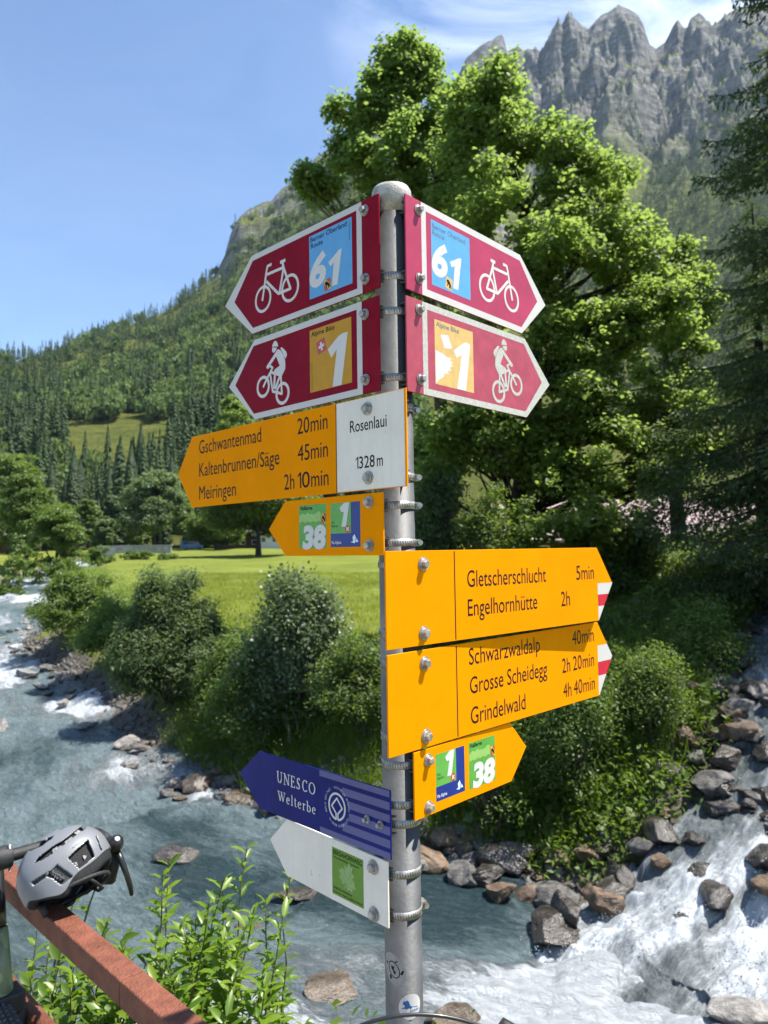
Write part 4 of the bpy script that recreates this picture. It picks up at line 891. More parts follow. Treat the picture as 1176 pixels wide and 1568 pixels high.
fern_l = leaf_mat('herb_leaves', (0.05, 0.10, 0.012), (0.085, 0.15, 0.016), (0.14, 0.20, 0.022), 0.42, (0.25, 0.40, 0.02))
def tree(name, label, cat, base, trunk_pts, lobes, lm, dens, per, rad, size, tr=0.25, bm=bark, group=None, kind='kite', seed=1, gap=0.25, nsub=0.35, **kw):
    """lobes are in world coordinates; trunk_pts from base upward (world)"""
    global rng
    rng = np.random.default_rng(seed)
    e = empty(name, base, 0, label, cat, group); b = np.array(base)
    lob = [(np.array(c) - b, r) for c, r in lobes]
    me, P = crown_mesh('crown', lob, dens, per, rad, size, kind, gap=gap, **kw)
    link('crown', me, lm, e)
    mb = MB(); tp = [np.array(p) - b for p in trunk_pts]; m = len(tp)
    mb.tube([tuple(p) for p in tp], [tr * (1.35 if i == 0 else 1 - .72 * i / (m - 1)) for i in range(m)], 10, False)
    nodes = [tp[int(m * .45)], tp[int(m * .6)], tp[-2], tp[-1]]
    for i, (c, r) in enumerate(lob):
        if len(lob) > 60 and i % 5: continue
        st = min(tp[1:], key=lambda q: np.linalg.norm(q - (c - np.array([0, 0, r[2] * .7 + .6 * np.linalg.norm((c - q)[:2])]))))
        lp = limb(mb, st, c, tr * (.36 if len(lob) < 60 else .22), tr * (.16 if len(lob) < 60 else .05), 7, .10, 7)
        sel = [p for p in P if (((p - c) / np.array(r)) ** 2).sum() < 1.5]
        for p in sel:
            if rng.random() < nsub:
                q = np.array(lp[rng.integers(3, 8)]); limb(mb, q, p, tr * .085, tr * .02, 4, .10, 4)
    mb.build('trunk', bm, e); return e
def W(px, py, Y): return tuple(at(px, py, Y))
def LB_(px, py, Y, rpx, rpy, rd):
    """a crown lobe: centre seen at a pixel from the camera position, at true distance Y, radii in metres"""
    return (W(px, py, Y), (rpx / F_PX * Y, rd, rpy / F_PX * Y))
def split(lobes, k=6, seed=1, f=(.15, .31)):
    """break each crown lobe into flat overlapping sprays"""
    r = np.random.default_rng(seed); out = []
    for (c, q) in lobes:
        for i in range(k):
            u = r.normal(size=3); u /= np.linalg.norm(u); u *= r.random() ** .45; w = r.uniform(*f)
            out.append((tuple(np.array(c) + u * np.array(q) * .92), (q[0] * w * 1.15, q[1] * w * 1.15, q[2] * w * .80)))
    return out
# -- big maples behind the signpost
b1 = (2.2, 24.0, gz(2.2, 24)); 
tree('maple_tree', 'tallest maple with feathery top rising above the signpost cap', 'tree', b1, [b1, (2.0, 24, 3.5), (1.9, 24, 7), (1.5, 24, 11), (1.2, 24, 15), (1.0, 24, 17.8)],
     split([LB_(618, 120, 24, 48, 62, 1.3), LB_(565, 165, 24, 62, 52, 1.5), LB_(660, 205, 24, 75, 75, 1.9), LB_(590, 250, 23.5, 80, 60, 1.9), LB_(490, 285, 24, 26, 24, 0.7), LB_(528, 235, 24.5, 28, 28, .9), LB_(690, 320, 23, 95, 85, 2.2), LB_(640, 430, 23, 85, 85, 2.1), LB_(700, 560, 23, 85, 90, 2.2), LB_(560, 360, 24, 60, 50, 1.5), LB_(655, 700, 22.5, 45, 60, 1.3), LB_(612, 95, 24, 34, 45, 1.0), LB_(590, 130, 24, 40, 40, 1.0), LB_(640, 110, 24, 36, 40, 1.0), LB_(470, 275, 24, 20, 18, .5)], 24, 21),
     maple_l, 38, 19, 0.37, 0.13, tr=0.30, kind='lobed', seed=11, gap=0.3, up=.9, shell=.45, flat=.7, nsub=.12)
b2 = (3.9, 20.0, gz(3.9, 20))
tree('maple_tree', 'broad bright green maple behind the red signs with dark limbs fanning out', 'tree', b2, [b2, W(792, 800, 20), W(805, 700, 20), W(820, 600, 19.8), W(820, 480, 20), W(800, 330, 20.2), W(770, 200, 20.4)],
     split([LB_(748, 165, 20, 52, 55, 1.2), LB_(800, 230, 20, 90, 80, 1.8), LB_(880, 290, 20, 95, 85, 1.8), LB_(760, 300, 19.5, 80, 80, 1.7), LB_(945, 380, 20, 80, 80, 1.6), LB_(840, 400, 19.3, 95, 85, 1.9), LB_(960, 500, 19.5, 95, 80, 1.7), LB_(870, 540, 19, 90, 75, 1.7), LB_(920, 640, 18.8, 110, 65, 1.6), LB_(760, 480, 19.6, 60, 80, 1.4), LB_(820, 690, 18.6, 80, 55, 1.4), LB_(1000, 640, 19.4, 70, 60, 1.4), LB_(700, 220, 20.6, 40, 60, 1.0), LB_(700, 690, 18.4, 70, 60, 1.3), LB_(750, 610, 18.2, 70, 70, 1.4), LB_(880, 735, 18.0, 80, 50, 1.4), LB_(985, 730, 18.6, 80, 50, 1.4), LB_(830, 800, 17.6, 70, 40, 1.2), LB_(930, 800, 17.6, 70, 36, 1.2), LB_(715, 160, 20.3, 40, 50, 1.0), LB_(760, 130, 20, 34, 40, 1.0)], 26, 22),
     maple_y, 45, 19, 0.33, 0.112, tr=0.33, bm=barkd, kind='lobed', seed=12, gap=0.3, up=.9, shell=.45, flat=.7, nsub=.12)
b3 = (8.6, 21.5, gz(8.6, 21.5))
tree('maple_tree', 'lighter maple with a low rounded crown between the broad maple and the spruce', 'tree', b3, [b3, (8.5, 21.5, 4), (8.4, 21.5, 6.5), (8.3, 21.5, 9.5)],
     split([LB_(1020, 370, 21.5, 60, 55, 1.2), LB_(985, 440, 21.5, 60, 60, 1.3), LB_(1050, 450, 21, 55, 60, 1.2), LB_(1030, 560, 21, 70, 65, 1.4), LB_(1000, 660, 21, 60, 55, 1.3), LB_(1070, 680, 21, 60, 50, 1.3)], 22, 23),
     maple_y, 44, 20, 0.30, 0.115, tr=0.2, kind='lobed', seed=13, gap=0.3, up=.9, shell=.45, flat=.7, nsub=.12)
pgl = leaf_mat('sapling_leaves', (0.075, 0.11, 0.045), (0.11, 0.15, 0.065), (0.16, 0.20, 0.10), 0.42, (0.30, 0.42, 0.12), .4, .6)
# -- near bank shrubs: four prototypes of one kind, then copies
def shrub(name, label, cat, px, pyb, pyt, wpx, Y, lm, size, dens, per, seed, n=6, group=None, kind='kite', wd=0.55, bm=bark, depth=None, sp=0.22, gap=0.3, ln=1.0, cover=1.0, tp=.62):
    global rng
    rg = np.random.default_rng(seed); cx = at(px, pyb, Y).x; zt = at(px, pyt, Y).z; zb = gz(cx, Y); h = max(.6, zt - zb); w = wpx / F_PX * Y / 2; d = depth or w * .8
    lob = []
    for i in range(n):
        t = (i + .5) / n; a = rg.random() * 6.28; k = (1 - t) * tp + .1 + (.25 if tp < .5 else 0)
        lob.append(((cx + cos(a) * w * k, Y + sin(a) * d * k, zb + h * (.24 + .62 * t)), (w * (.62 - .24 * t), d * (.62 - .24 * t), h * (.25 + .03 * rg.random()))))
    for i in range(n * 3):
        a = rg.random() * 6.28; t = rg.random(); k = (.95 - .55 * t) * rg.uniform(.6, 1.05); lob.append(((cx + cos(a) * w * k, Y + sin(a) * d * k, zb + h * (.15 + .88 * t)), (w * .17, d * .17, h * rg.uniform(.07, .15))))
    rng = np.random.default_rng(seed); b = np.array((cx, Y, zb)); e = empty(name, tuple(b), 0, label, cat, group)
    lob = [(np.array(c) - b, r) for c, r in lob]
    me, P = crown_mesh('foliage', lob, dens, per, sp * 1.3, size, kind, ln=ln, wd=wd, gap=gap, up=.6, flat=.8, shell=.35); link('foliage', me, lm, e)
    mb = MB()
    for i in range(max(4, n)):
        c, r = lob[i % n]; s0 = (rg.normal() * .12 * w, rg.normal() * .12 * w, -.15); lp = limb(mb, s0, c + rg.normal(size=3) * np.array(r) * .3, .035 * (h / 4) + .008, .012, 5, .06, 5)
        sel = [p for p in P if (((p - c) / np.array(r)) ** 2).sum() < 1.2]
        for p in sel[::3]: limb(mb, lp[3], p, .010, .004, 4, .06, 3)
    mb.build('stems', bm, e); return e
shrub('willow_bush', 'large dark rounded willow bush on the river bank left of the pole', 'bush', 258, 1130, 890, 185, 19.5, willow_l, .095, 62, 60, 31, 8, wd=.36, ln=1.15)
shrub('willow_bush', 'sunlit pale green willow scrub sloping down beside the upstream river', 'bush', 125, 1005, 885, 170, 30, pale_l, .12, 34, 50, 32, 8, wd=.45)
shrub('willow_bush', 'low pale bush in front of the meadow at the gravel bar', 'bush', 195, 1050, 925, 150, 25, pale_l, .11, 36, 50, 33, 7, wd=.45)
shrub('willow_bush', 'leafy bush between the dark willow and the sapling at the meadow edge', 'bush', 372, 1150, 985, 150, 17.5, shrub_l, .08, 56, 50, 47, 7, wd=.6)
shrub('birch_sapling', 'thin pale stemmed sapling with small grey green leaves before the meadow', 'young tree', 462, 1165, 862, 165, 15.5, pgl, .075, 48, 34, 34, 12, wd=.8, bm=birchb, gap=.06, tp=.25, sp=.26)
shrub('bank_shrub', 'shaded shrub hanging over the rocks below the sapling', 'bush', 400, 1200, 985, 190, 15.8, shrub_l, .075, 58, 50, 35, 7)
shrub('bank_shrub', 'leafy shrub close behind the pole between sapling and yellow signs', 'bush', 560, 1230, 985, 170, 14.2, shrub_l, .07, 62, 50, 36, 7)
shrub('bank_shrub', 'shrub with fine leaves right behind the long yellow arrows', 'bush', 690, 1240, 1010, 170, 13.6, shrub_l, .065, 60, 46, 37, 7)
shrub('bank_shrub', 'dark bush under the maple just right of the arrow tips', 'bush', 850, 1240, 1040, 190, 13.3, shrub_l, .065, 64, 50, 38, 7)
shrub('bank_shrub', 'fresh green herb bush overhanging the boulders by the side stream', 'bush', 950, 1245, 1090, 150, 12.9, fern_l, .07, 60, 46, 39, 6)
shrub('bank_shrub', 'bright sunlit bush beside the top of the cascade', 'bush', 1050, 1075, 915, 150, 16.2, pale_l, .08, 52, 46, 40, 6)
shrub('bank_shrub', 'tall grey leaved shrub behind the Rosenlaui sign edge', 'bush', 672, 930, 660, 110, 18.0, willow_l, .085, 46, 46, 41, 9, wd=.7, gap=.1)
shrub('bank_shrub', 'broad mid green bush under the maple limbs above the long yellow arrow', 'bush', 760, 960, 770, 190, 17.2, shrub_l, .08, 50, 46, 42, 7)
shrub('bank_shrub', 'dim bush in the shade below the chalet roof', 'bush', 950, 960, 800, 230, 19, shrub_l, .085, 44, 46, 43, 7)
shrub('bank_shrub', 'olive bush at the foot of the spruce above the cascade', 'bush', 1120, 1010, 880, 150, 18, shrub_l, .085, 44, 46, 44, 6)
shrub('bank_shrub', 'shadowed thicket between the arrow tips and the cascade', 'bush', 990, 1100, 945, 170, 15.0, shrub_l, .075, 54, 46, 45, 6)
shrub('bank_shrub', 'thicket in front of the maple trunk behind the small right sign', 'bush', 800, 1130, 950, 190, 15.5, shrub_l, .075, 54, 46, 46, 7)
shrub('bank_shrub', 'loose bright bush standing over the boulders below the arrow tips', 'bush', 890, 1260, 1015, 150, 11.65, pale_l, .052, 80, 40, 48, 8, gap=.15)
shrub('bank_shrub', 'loose leafy bush leaning over the middle of the cascade edge', 'bush', 1000, 1200, 1000, 130, 11.9, shrub_l, .052, 80, 40, 49, 8, gap=.15)
shrub('bank_shrub', 'low bright bush above the rocks right of the small yellow arrow', 'bush', 755, 1270, 1110, 150, 11.8, fern_l, .05, 80, 40, 50, 7, gap=.15)
shrub('bank_shrub', 'pale bush catching the sun beside the upper white water', 'bush', 1075, 1110, 930, 120, 13.4, pale_l, .06, 70, 40, 55, 7, gap=.15)
# -- the near spruce with hanging branches, trunk just outside the frame
def spruce_near(label, base, h, rmax, nb, seed, zmin):
    global rng
    rng = np.random.default_rng(seed); e = empty('spruce_tree', base, 0, label, 'tree')
    mb = MB(); mb.tube([(0, 0, -.3), (0, 0, h * .3), (.05, 0, h * .7), (0, 0, h)], [.32, .25, .12, .02], 10, False)
    C, D, S = [], [], []
    for i in range(nb):
        t = ((i + rng.random()) / nb); z = zmin + (h - zmin) * t ** .9; az = rng.random() * 6.283; ln = rmax * (1 - (z / h)) ** .75 * rng.uniform(.75, 1.1) + .3
        dx, dy = cos(az), sin(az); pts = []
        for k in range(9):
            q = k / 8; rr = ln * q; zz = z - ln * (.34 * q + .22 * q * q - .30 * q ** 4) + .10 * ln * q; pts.append(np.array((dx * rr, dy * rr, zz)))
        mb.tube([tuple(p) for p in pts], [.028 * (1 - .8 * k / 8) * (ln / 3) + .004 for k in range(9)], 4, False)
        nt = int(19 * ln) + 6
        for j in range(nt):
            q = .12 + .88 * j / nt; p = pts[0] * 0; f_ = q * 8; k = min(7, int(f_)); p = pts[k] + (pts[k + 1] - pts[k]) * (f_ - k)
            sd = 1 if j % 2 else -1; tl = (.20 + .46 * (1 - q)) * ln * .42 * rng.uniform(.7, 1.2) + .12
            dr = np.array((dx * .62 - sd * dy * .8, dy * .62 + sd * dx * .8, -.30 - .5 * rng.random())); dr /= np.linalg.norm(dr)
            nn = max(4, int(tl / .05)); tt = (np.arange(nn) + rng.random(nn)) / nn * tl
            cc = p + dr * tt[:, None] + np.array((0, 0, -1)) * (tt[:, None] ** 2) * .35; C.append(cc); D.append(np.repeat(dr[None], nn, 0)); S.append(np.full(nn, .105))
    C, D, S = np.concatenate(C), np.concatenate(D), np.concatenate(S)
    n = len(C); a = D + rng.normal(size=(n, 3)) * .55; a /= np.linalg.norm(a, axis=1, keepdims=True)
    b = np.cross(a, rng.normal(size=(n, 3)) * .6 + np.array([0, 0, 1.0])); b /= np.linalg.norm(b, axis=1, keepdims=True); s = S[:, None] * (0.7 + .6 * rng.random((n, 1)))
    V = np.stack([C, C + a * s * .5 + b * s * .22, C + a * s * 1.25, C + a * s * .5 - b * s * .22], 1).reshape(-1, 3)
    link('crown', mesh_np('crown', V, np.arange(4 * n).reshape(n, 4)), spruce_l, e); mb.build('trunk', barkd, e); return e
bs = (9.4, 15.0, gz(9.4, 15.0)); spruce_near('tall dark spruce hanging its branches into the right edge of the view', bs, 17.5, 4.3, 230, 51, 1.2)
bs = (14.6, 21.5, gz(14.6, 21.5)); spruce_near('second spruce behind, filling the right side with shaded boughs', bs, 16, 4.2, 150, 52, .8)
bs = (14.2, 27.5, gz(14.2, 27.5)); spruce_near('slim spruce deep in the view between the low maple and the right edge', bs, 13, 2.8, 110, 53, .6)
# -- trees on the valley floor beyond the meadow
def conifer_arr(n, seed, jag=1.0, layers=None):
    """unit spruce: radius 1, height 1; n sprays of two faces"""
    r = np.random.default_rng(seed); t = r.random(n) ** 0.72; z = .04 + .96 * (1 - (1 - t) ** .85) ; z = np.clip(t, 0.03, .985)
    az0 = r.random(n) * 2.5; rad = (1 - z) ** .82 * (0.72 + .34 * r.random(n)) * (1 + .05 * np.sin(z * 47 + az0)); az = r.random(n) * 2 * pi
    u = np.stack([np.cos(az), np.sin(az), np.zeros(n)], 1); w = np.stack([-np.sin(az), np.cos(az), np.zeros(n)], 1); k = np.array([0, 0, 1.0])
    ln = (.16 + .34 * (1 - z))[:, None]; p = u * (rad * 1.0)[:, None]
    tip = p + k * (z - .035)[:, None]; inn = u * (rad * (0.25))[:, None] + k * (z + .022)[:, None]
    mid = (tip * .55 + inn * .45); wd = ln * .36
    V = np.stack([inn, mid + w * wd - k * .012, tip, mid - w * wd - k * .012], 1).reshape(-1, 3)
    return V, np.arange(4 * n).reshape(n, 4)
def conifer(name, label, x, y, h, r, n, seed, group=None):
    zb = gz(x, y) if math.hypot(x, y) < 185 else max(gz(x, y), float(left_z(np.array([x]), np.array([y]))[0][0]))
    e = empty(name, (x, y, zb - .2), 0, label, 'tree', group); V, F = conifer_arr(n, seed); V = V * np.array([r, r, h])
    link('crown', mesh_np('crown', V, F), spruce_l, e); MB().tube([(0, 0, 0), (0, 0, h * .5), (0, 0, h * .97)], [r * .09, r * .05, .02], 7, False).build('trunk', barkd, e); return e
protoc = [conifer('spruce_tree', 'dark spruce in the tall row at the foot of the forested hillside', 0, 0, 24, 4.0, 2600, 60 + i, 'dark spruces at the foot of the hillside') for i in range(4)]
rg = np.random.default_rng(77); k = 0
def put(proto, px, Y, h, first, hv=None):
    x = (px - 588) / F_PX * Y; zb = gz(x, Y)
    if math.hypot(x, Y) > 186: zb = max(zb, float(left_z(np.array([x]), np.array([float(Y)]))[0][0]))
    o = proto if first else copy_tree(proto); o.location = (x, Y, zb - .3); o.rotation_euler.z = rg.random() * 6.28; s = h / 24.0; o.scale = (s * rg.uniform(.85, 1.15), s * rg.uniform(.85, 1.15), s); return o
used = set()
for (px, Y, h) in [(12, 190, 26), (60, 200, 22), (78, 186, 29), (100, 205, 23), (112, 188, 30), (150, 182, 18), (166, 190, 29), (186, 200, 24), (200, 184, 31), (228, 200, 22), (250, 190, 27), (262, 206, 31), (290, 192, 22), (300, 205, 30), (322, 190, 33), (340, 205, 26), (366, 190, 30), (385, 200, 24), (420, 195, 27), (450, 190, 22), (480, 200, 30), (520, 192, 25), (560, 190, 30), (-20, 180, 25), (-60, 190, 30), (-110, 195, 22), (-160, 190, 26), (122, 222, 25), (215, 226, 32), (310, 222, 26)]:
    i = k % 4; put(protoc[i], px, Y, h * rg.uniform(.70, .96), i not in used); used.add(i); k += 1
def round_tree(label, px, pyb, pyt, wpx, Y, lm, seed, size=.34, dens=5.0, per=70, tfrac=.25, group=None, name='maple_tree', gap=.25):
    x = (px - 588) / F_PX * Y; zb = gz(x, Y); zt = at(px, pyt, Y).z; h = zt - zb; w = wpx / F_PX * Y / 2; rg2 = np.random.default_rng(seed)
    lob = [((x, Y, zb + h * .66), (w * .78, w * .78, h * .33))]
    for i in range(9):
        a = i * 2.4 + rg2.random(); q = rg2.random(); rr = w * (.62 - .34 * q); lob.append(((x + cos(a) * rr, Y + sin(a) * rr, zb + h * (tfrac + .14 + .5 * q)), (w * .42, w * .42, h * .17)))
    return tree(name, label, 'tree', (x, Y, zb), [(x, Y, zb - .3), (x, Y, zb + h * .2), (x + .2, Y, zb + h * .45), (x, Y, zb + h * .75)], lob, lm, dens, per, w * .2, size, tr=.016 * h + .12, bm=barkd, seed=seed, gap=gap, group=group, nsub=.12)
round_tree('round grey green maple standing on the meadow left of the blue car', 235, 828, 722, 100, 140, willow_l, 71, .42, 2.6, 90)
round_tree('broad dark maple on the meadow whose trunk shows below the small left sign', 395, 838, 690, 185, 105, shrub_l, 72, .36, 3.4, 90, .22)
round_tree('bright leafy tree peeping out just left of the lowest red arrow', 362, 760, 612, 80, 165, maple_y, 73, .45, 2.6, 80)
round_tree('pale leaning tree at the left edge above the river bend', 40, 850, 700, 90, 85, pale_l, 74, .26, 4.5, 80, .1)
round_tree('second pale riverside tree beside the river bend', 85, 860, 770, 95, 75, pale_l, 75, .24, 5.0, 80, .05)
round_tree('dense roundish tree at the left edge behind the riverside trees', 15, 800, 690, 80, 130, shrub_l, 76, .4, 2.8, 80, .1)
round_tree('low dark tree crown behind the guard wall', 330, 835, 782, 100, 150, shrub_l, 77, .42, 2.6, 80, .1)
BT = 'round broadleaf trees scattered along the foot of the hillside'
for i, (px, pyt, w, Y) in enumerate([(135, 762, 46, 176), (178, 742, 50, 184), (285, 770, 40, 178), (60, 742, 60, 178), (210, 772, 44, 170), (340, 748, 50, 182), (440, 750, 60, 182), (160, 790, 40, 166)]):
    o = round_tree('round broadleaf tree mixed among the dark spruces at the foot of the hill', px, 838, pyt, w, Y, willow_l if i % 2 else shrub_l, 140 + i, .5, 2.2, 70, .12, BT, 'broadleaf_tree')
for i, (px, pyb, pyt, w, Y) in enumerate([(150, 865, 838, 60, 90), (20, 890, 850, 70, 62), (100, 900, 858, 60, 66), (215, 862, 846, 70, 100), (255, 866, 850, 40, 96)]):
    shrub('riverside_bush', ['low bush at the bend of the river', 'bush on the far river bank at the left edge', 'pale bush beside the small white rapid', 'low scrub along the upper edge of the meadow', 'small dark bush on the meadow edge below the blue car'][i], 'bush', px, pyb, pyt, w, Y, pale_l if i != 4 else shrub_l, .22, 6, 46, 80 + i, 5)
# -- far forest: too many to count
def scatter(fn, n, a0, a1, r0, r1, seed, dens):
    r = np.random.default_rng(seed); az = R(a0) + r.random(n) * R(a1 - a0); rr = np.sqrt(r0 * r0 + r.random(n) * (r1 * r1 - r0 * r0)); x, y = rr * np.sin(az), rr * np.cos(az)
    z, s, rk = fn(x, y); k = dens(x, y, z, s, rk, az, rr) > r.random(n); return x[k], y[k], z[k], rr[k]
def forest(name, label, pts, protos, hmin, hmax, wr, seed, lm):
    r = np.random.default_rng(seed); Vs, Fs, b = [], [], 0
    x, y, z = pts; n = len(x); pi_ = r.integers(0, len(protos), n)
    for k, (V, F) in enumerate(protos):
        q = np.where(pi_ == k)[0]
        if not len(q): continue
        h = r.uniform(hmin, hmax, len(q)); w = h * wr * r.uniform(.8, 1.25, len(q)); a = r.random(len(q)) * 6.283; c, s = np.cos(a), np.sin(a)
        vx = (V[None, :, 0] * c[:, None] - V[None, :, 1] * s[:, None]) * w[:, None] + x[q][:, None]; vy = (V[None, :, 0] * s[:, None] + V[None, :, 1] * c[:, None]) * w[:, None] + y[q][:, None]; vz = V[None, :, 2] * h[:, None] + z[q][:, None] - .5
        Vs.append(np.stack([vx, vy, vz], -1).reshape(-1, 3)); Fs.append((F[None] + (np.arange(len(q)) * len(V))[:, None, None]).reshape(-1, 4) + b); b += len(q) * len(V)
    return tag(link(name, mesh_np(name, np.concatenate(Vs), np.concatenate(Fs)), lm), label, 'forest', None, 'stuff')
def blob_arr(n, seed):
    r = np.random.default_rng(seed); c = np.array([[0, 0, .62, .55, .34]] + [[.5 * cos(i * 1.9), .5 * sin(i * 1.9), .35 + .35 * r.random(), .42, .22] for i in range(6)])
    k = r.integers(0, len(c), n); u = r.normal(size=(n, 3)); u /= np.linalg.norm(u, axis=1, keepdims=True)
    P = c[k, :3] + u * np.stack([c[k, 3], c[k, 3], c[k, 4]], 1) * (0.8 + .25 * r.random((n, 1)))
    nn = u + r.normal(size=(n, 3)) * .5 + np.array([0, 0, .5]); nn /= np.linalg.norm(nn, axis=1, keepdims=True)
    a = r.normal(size=(n, 3)); a -= nn * (a * nn).sum(1, keepdims=True); a /= np.linalg.norm(a, axis=1, keepdims=True); b = np.cross(nn, a)
    s = 1.15 / math.sqrt(n) * 1.6
    return np.stack([P - a * s, P + b * s * .8, P + a * s, P - b * s * .8], 1).reshape(-1, 3) * np.array([1, 1, 1]), np.arange(4 * n).reshape(n, 4)
def clear_mask(az, z, r):
    px = 588 + F_PX * np.tan(az); el = z / (r * np.cos(az)) * F_PX; py = 845 - el
    dy_ = py - 662 + (px - 205) * .12; c = np.exp(-(((px - 195) / 85) ** 2 + (dy_ / np.where(dy_ > 0, 70, 26)) ** 2)) + np.exp(-(((px - 110) / 60) ** 2 + ((py - 650) / 12) ** 2)) * .8
    return c
def dens_l(x, y, z, s, rk, az, rr):
    d = np.ones(len(x)); d *= (fbm(x * .006, y * .006, oct=3, seed=85) > -.42); d *= 1 - np.clip(1.9 * clear_mask(az, z, rr), 0, 1)
    d *= 1 - ss(.72, .93, s) * ss(-.25, -.21, az); d *= (s < 1.03); return d
con_hi = [conifer_arr(230, 90 + i) for i in range(4)]; con_lo = [conifer_arr(90, 95 + i) for i in range(4)]
blob_hi = [blob_arr(240, 100 + i) for i in range(3)]
fx, fy, fz, fr = scatter(left_z, 2600, -40, 3, 215, 520, 86, dens_l); mixd = fbm(fx * .012, fy * .012, oct=2, seed=88) + rng.normal(size=len(fx)) * .25
cmask = mixd < -.02
farcon = leaf_mat('forest_needles', (0.034, 0.06, 0.024), (0.05, 0.082, 0.03), (0.075, 0.11, 0.038), 0.22, (0.10, 0.17, 0.04), 0.7, 0.2)
fardec = leaf_mat('forest_leaves', (0.07, 0.11, 0.028), (0.095, 0.145, 0.036), (0.125, 0.175, 0.05), 0.3, (0.2, 0.29, 0.06), 0.7, 0.2)
forest('spruce_forest', 'dark green spruce forest on the lower hillside', (fx[cmask], fy[cmask], fz[cmask]), con_hi, 10, 29, .18, 87, farcon)
forest('broadleaf_forest', 'paler round broadleaf trees mixed into the lower hillside forest', (fx[~cmask], fy[~cmask], fz[~cmask]), blob_hi, 11, 18, .42, 88, fardec)
fx, fy, fz, fr = scatter(left_z, 9500, -40, 8, 500, 1420, 89, dens_l); mixd = fbm(fx * .009, fy * .009, oct=2, seed=88) + rng.normal(size=len(fx)) * .3 - (fr - 500) / 2200
cmask = mixd < .14
forest('spruce_forest', 'distant conifer forest covering the upper hillside up to the ridge', (fx[cmask], fy[cmask], fz[cmask]), con_lo, 9, 25, .19, 92, farcon)
forest('broadleaf_forest', 'distant lighter broadleaf patches high on the hillside', (fx[~cmask], fy[~cmask], fz[~cmask]), [blob_arr(80, 110 + i) for i in range(2)], 10, 16, .45, 93, fardec)
def dens_r(x, y, z, s, rk, az, rr):
    d = 1 - ss(1400, 1640, rr) * .95; d *= np.where(rr > 1180, (fbm(x * .007, y * .007, oct=3, seed=94) > -.06), fbm(x * .006, y * .006, oct=3, seed=95) > -.35); return d
fx, fy, fz, fr = scatter(right_z, 21000, 2, 31, 650, 1700, 96, dens_r)
forest('spruce_forest', 'bluish dark conifer forest below the limestone cliffs', (fx, fy, fz), [conifer_arr(46, 120 + i) for i in range(3)], 13, 26, .20, 97, farcon)
# ------------------------------------------------------------------ rocks
rng = np.random.default_rng(2024)
def rock_me(name, seed, sub=4, flat=.75, rough=.30, angular=True):
    import bmesh
    bm = bmesh.new(); bmesh.ops.create_icosphere(bm, subdivisions=sub, radius=1.0)
    co = np.array([v.co[:] for v in bm.verts]); u = co.copy(); r = np.random.default_rng(seed)
    if angular:
        for i in range(14):
            n = r.normal(size=3); n /= np.linalg.norm(n); d = r.uniform(.55, .85); s = co @ n; co = co - np.where(s > d, (s - d) * .92, 0)[:, None] * n
    f = fbm(u[:, 0] * 1.3 + seed, u[:, 1] * 1.3, u[:, 2] * 1.3, oct=5, seed=seed) * rough + fbm(u[:, 0] * 6, u[:, 1] * 6 + seed, u[:, 2] * 6, oct=4, seed=seed + 3) * .05
    co = co * (1 + f)[:, None] * np.array([1, r.uniform(.7, .95), flat])
    for v, c in zip(bm.verts, co): v.co = c
    me = bpy.data.meshes.new(name); bm.to_mesh(me); bm.free(); me.polygons.foreach_set('use_smooth', np.ones(len(me.polygons), bool))
    try: me.set_sharp_from_angle(angle=R(38))
    except Exception: pass
    return me
def rock_mat(name, c1, c2, rough=.8, spec=.3):
    return pmat(name, c1, rough, 0, 0.0, 2.6, 0.9, 14, col2=c2, lo=.36, hi=.68, spec=spec, rvar=.1)
rgrey = rock_mat('rock_grey', (0.06, 0.056, 0.052), (0.20, 0.188, 0.172)); rwet = rock_mat('rock_wet', (0.018, 0.016, 0.014), (0.07, 0.058, 0.048), .25, .6)
rtan = rock_mat('rock_tan', (0.042, 0.031, 0.022), (0.15, 0.115, 0.08), .3, .5); rrust = rock_mat('rock_rust', (0.075, 0.05, 0.034), (0.22, 0.15, 0.095), .6, .4)
rpale = rock_mat('rock_pale', (0.12, 0.112, 0.105), (0.33, 0.315, 0.29))
RK = {}
for i in range(6): RK[i] = rock_me('boulder', 200 + i)
def surf(x, y):
    s = sdist(WPOLY, np.array([x]), np.array([y]))[0]; t, tz = trib(np.array([x]), np.array([y]))
    z = gz(x, y)
    if t[0] < 0.1: return max(z, float(tz[0]))
    return max(z, float(water_main(np.array([x]), np.array([y]))[0])) if s < 0 else z
def boulder(label, x, y, size, m, i=0, sz=(1, 1, 1), sink=.35, rot=None, group=None):
    key = (i, m.name)
    if key not in RK: q = RK[i].copy(); q.materials.clear(); q.materials.append(m); RK[key] = q
    o = bpy.data.objects.new('boulder', RK[key]); COL.objects.link(o)
    o.location = (x, y, surf(x, y) + size * sz[2] * .75 * (1 - 2 * sink)); o.scale = tuple(size * s for s in sz)
    o.rotation_euler = rot or (rng.uniform(-.3, .3), rng.uniform(-.3, .3), rng.random() * 6.28)
    return tag(o, label, 'boulder', group)
def onw(px, py, z=-3.0):
    d = ray(px, py); t = (CZ - z) / -d.z; return d.x * t, d.y * t
def pb(label, px, py, wpx, m, i, z=-3.0, sz=(1, .8, .75), sink=.35, rot=None, dx=0):
    x, y = onw(px, py, z); s = wpx / F_PX * y / 2; return boulder(label, x, y, s, m, i, sz, sink, rot)
pb('dark wet boulder rising from the river left of the white arrow', 275, 1318, 70, rwet, 0, rot=(.1, .1, .4))
pb('tan boulder half under water left of the bottom of the pole', 512, 1512, 125, rtan, 1, sz=(1, .7, .55), rot=(0, .15, .2), sink=.60)
pb('smooth tan boulder in the foam right of the pole', 795, 1520, 60, rtan, 2, sz=(1, .8, .7))
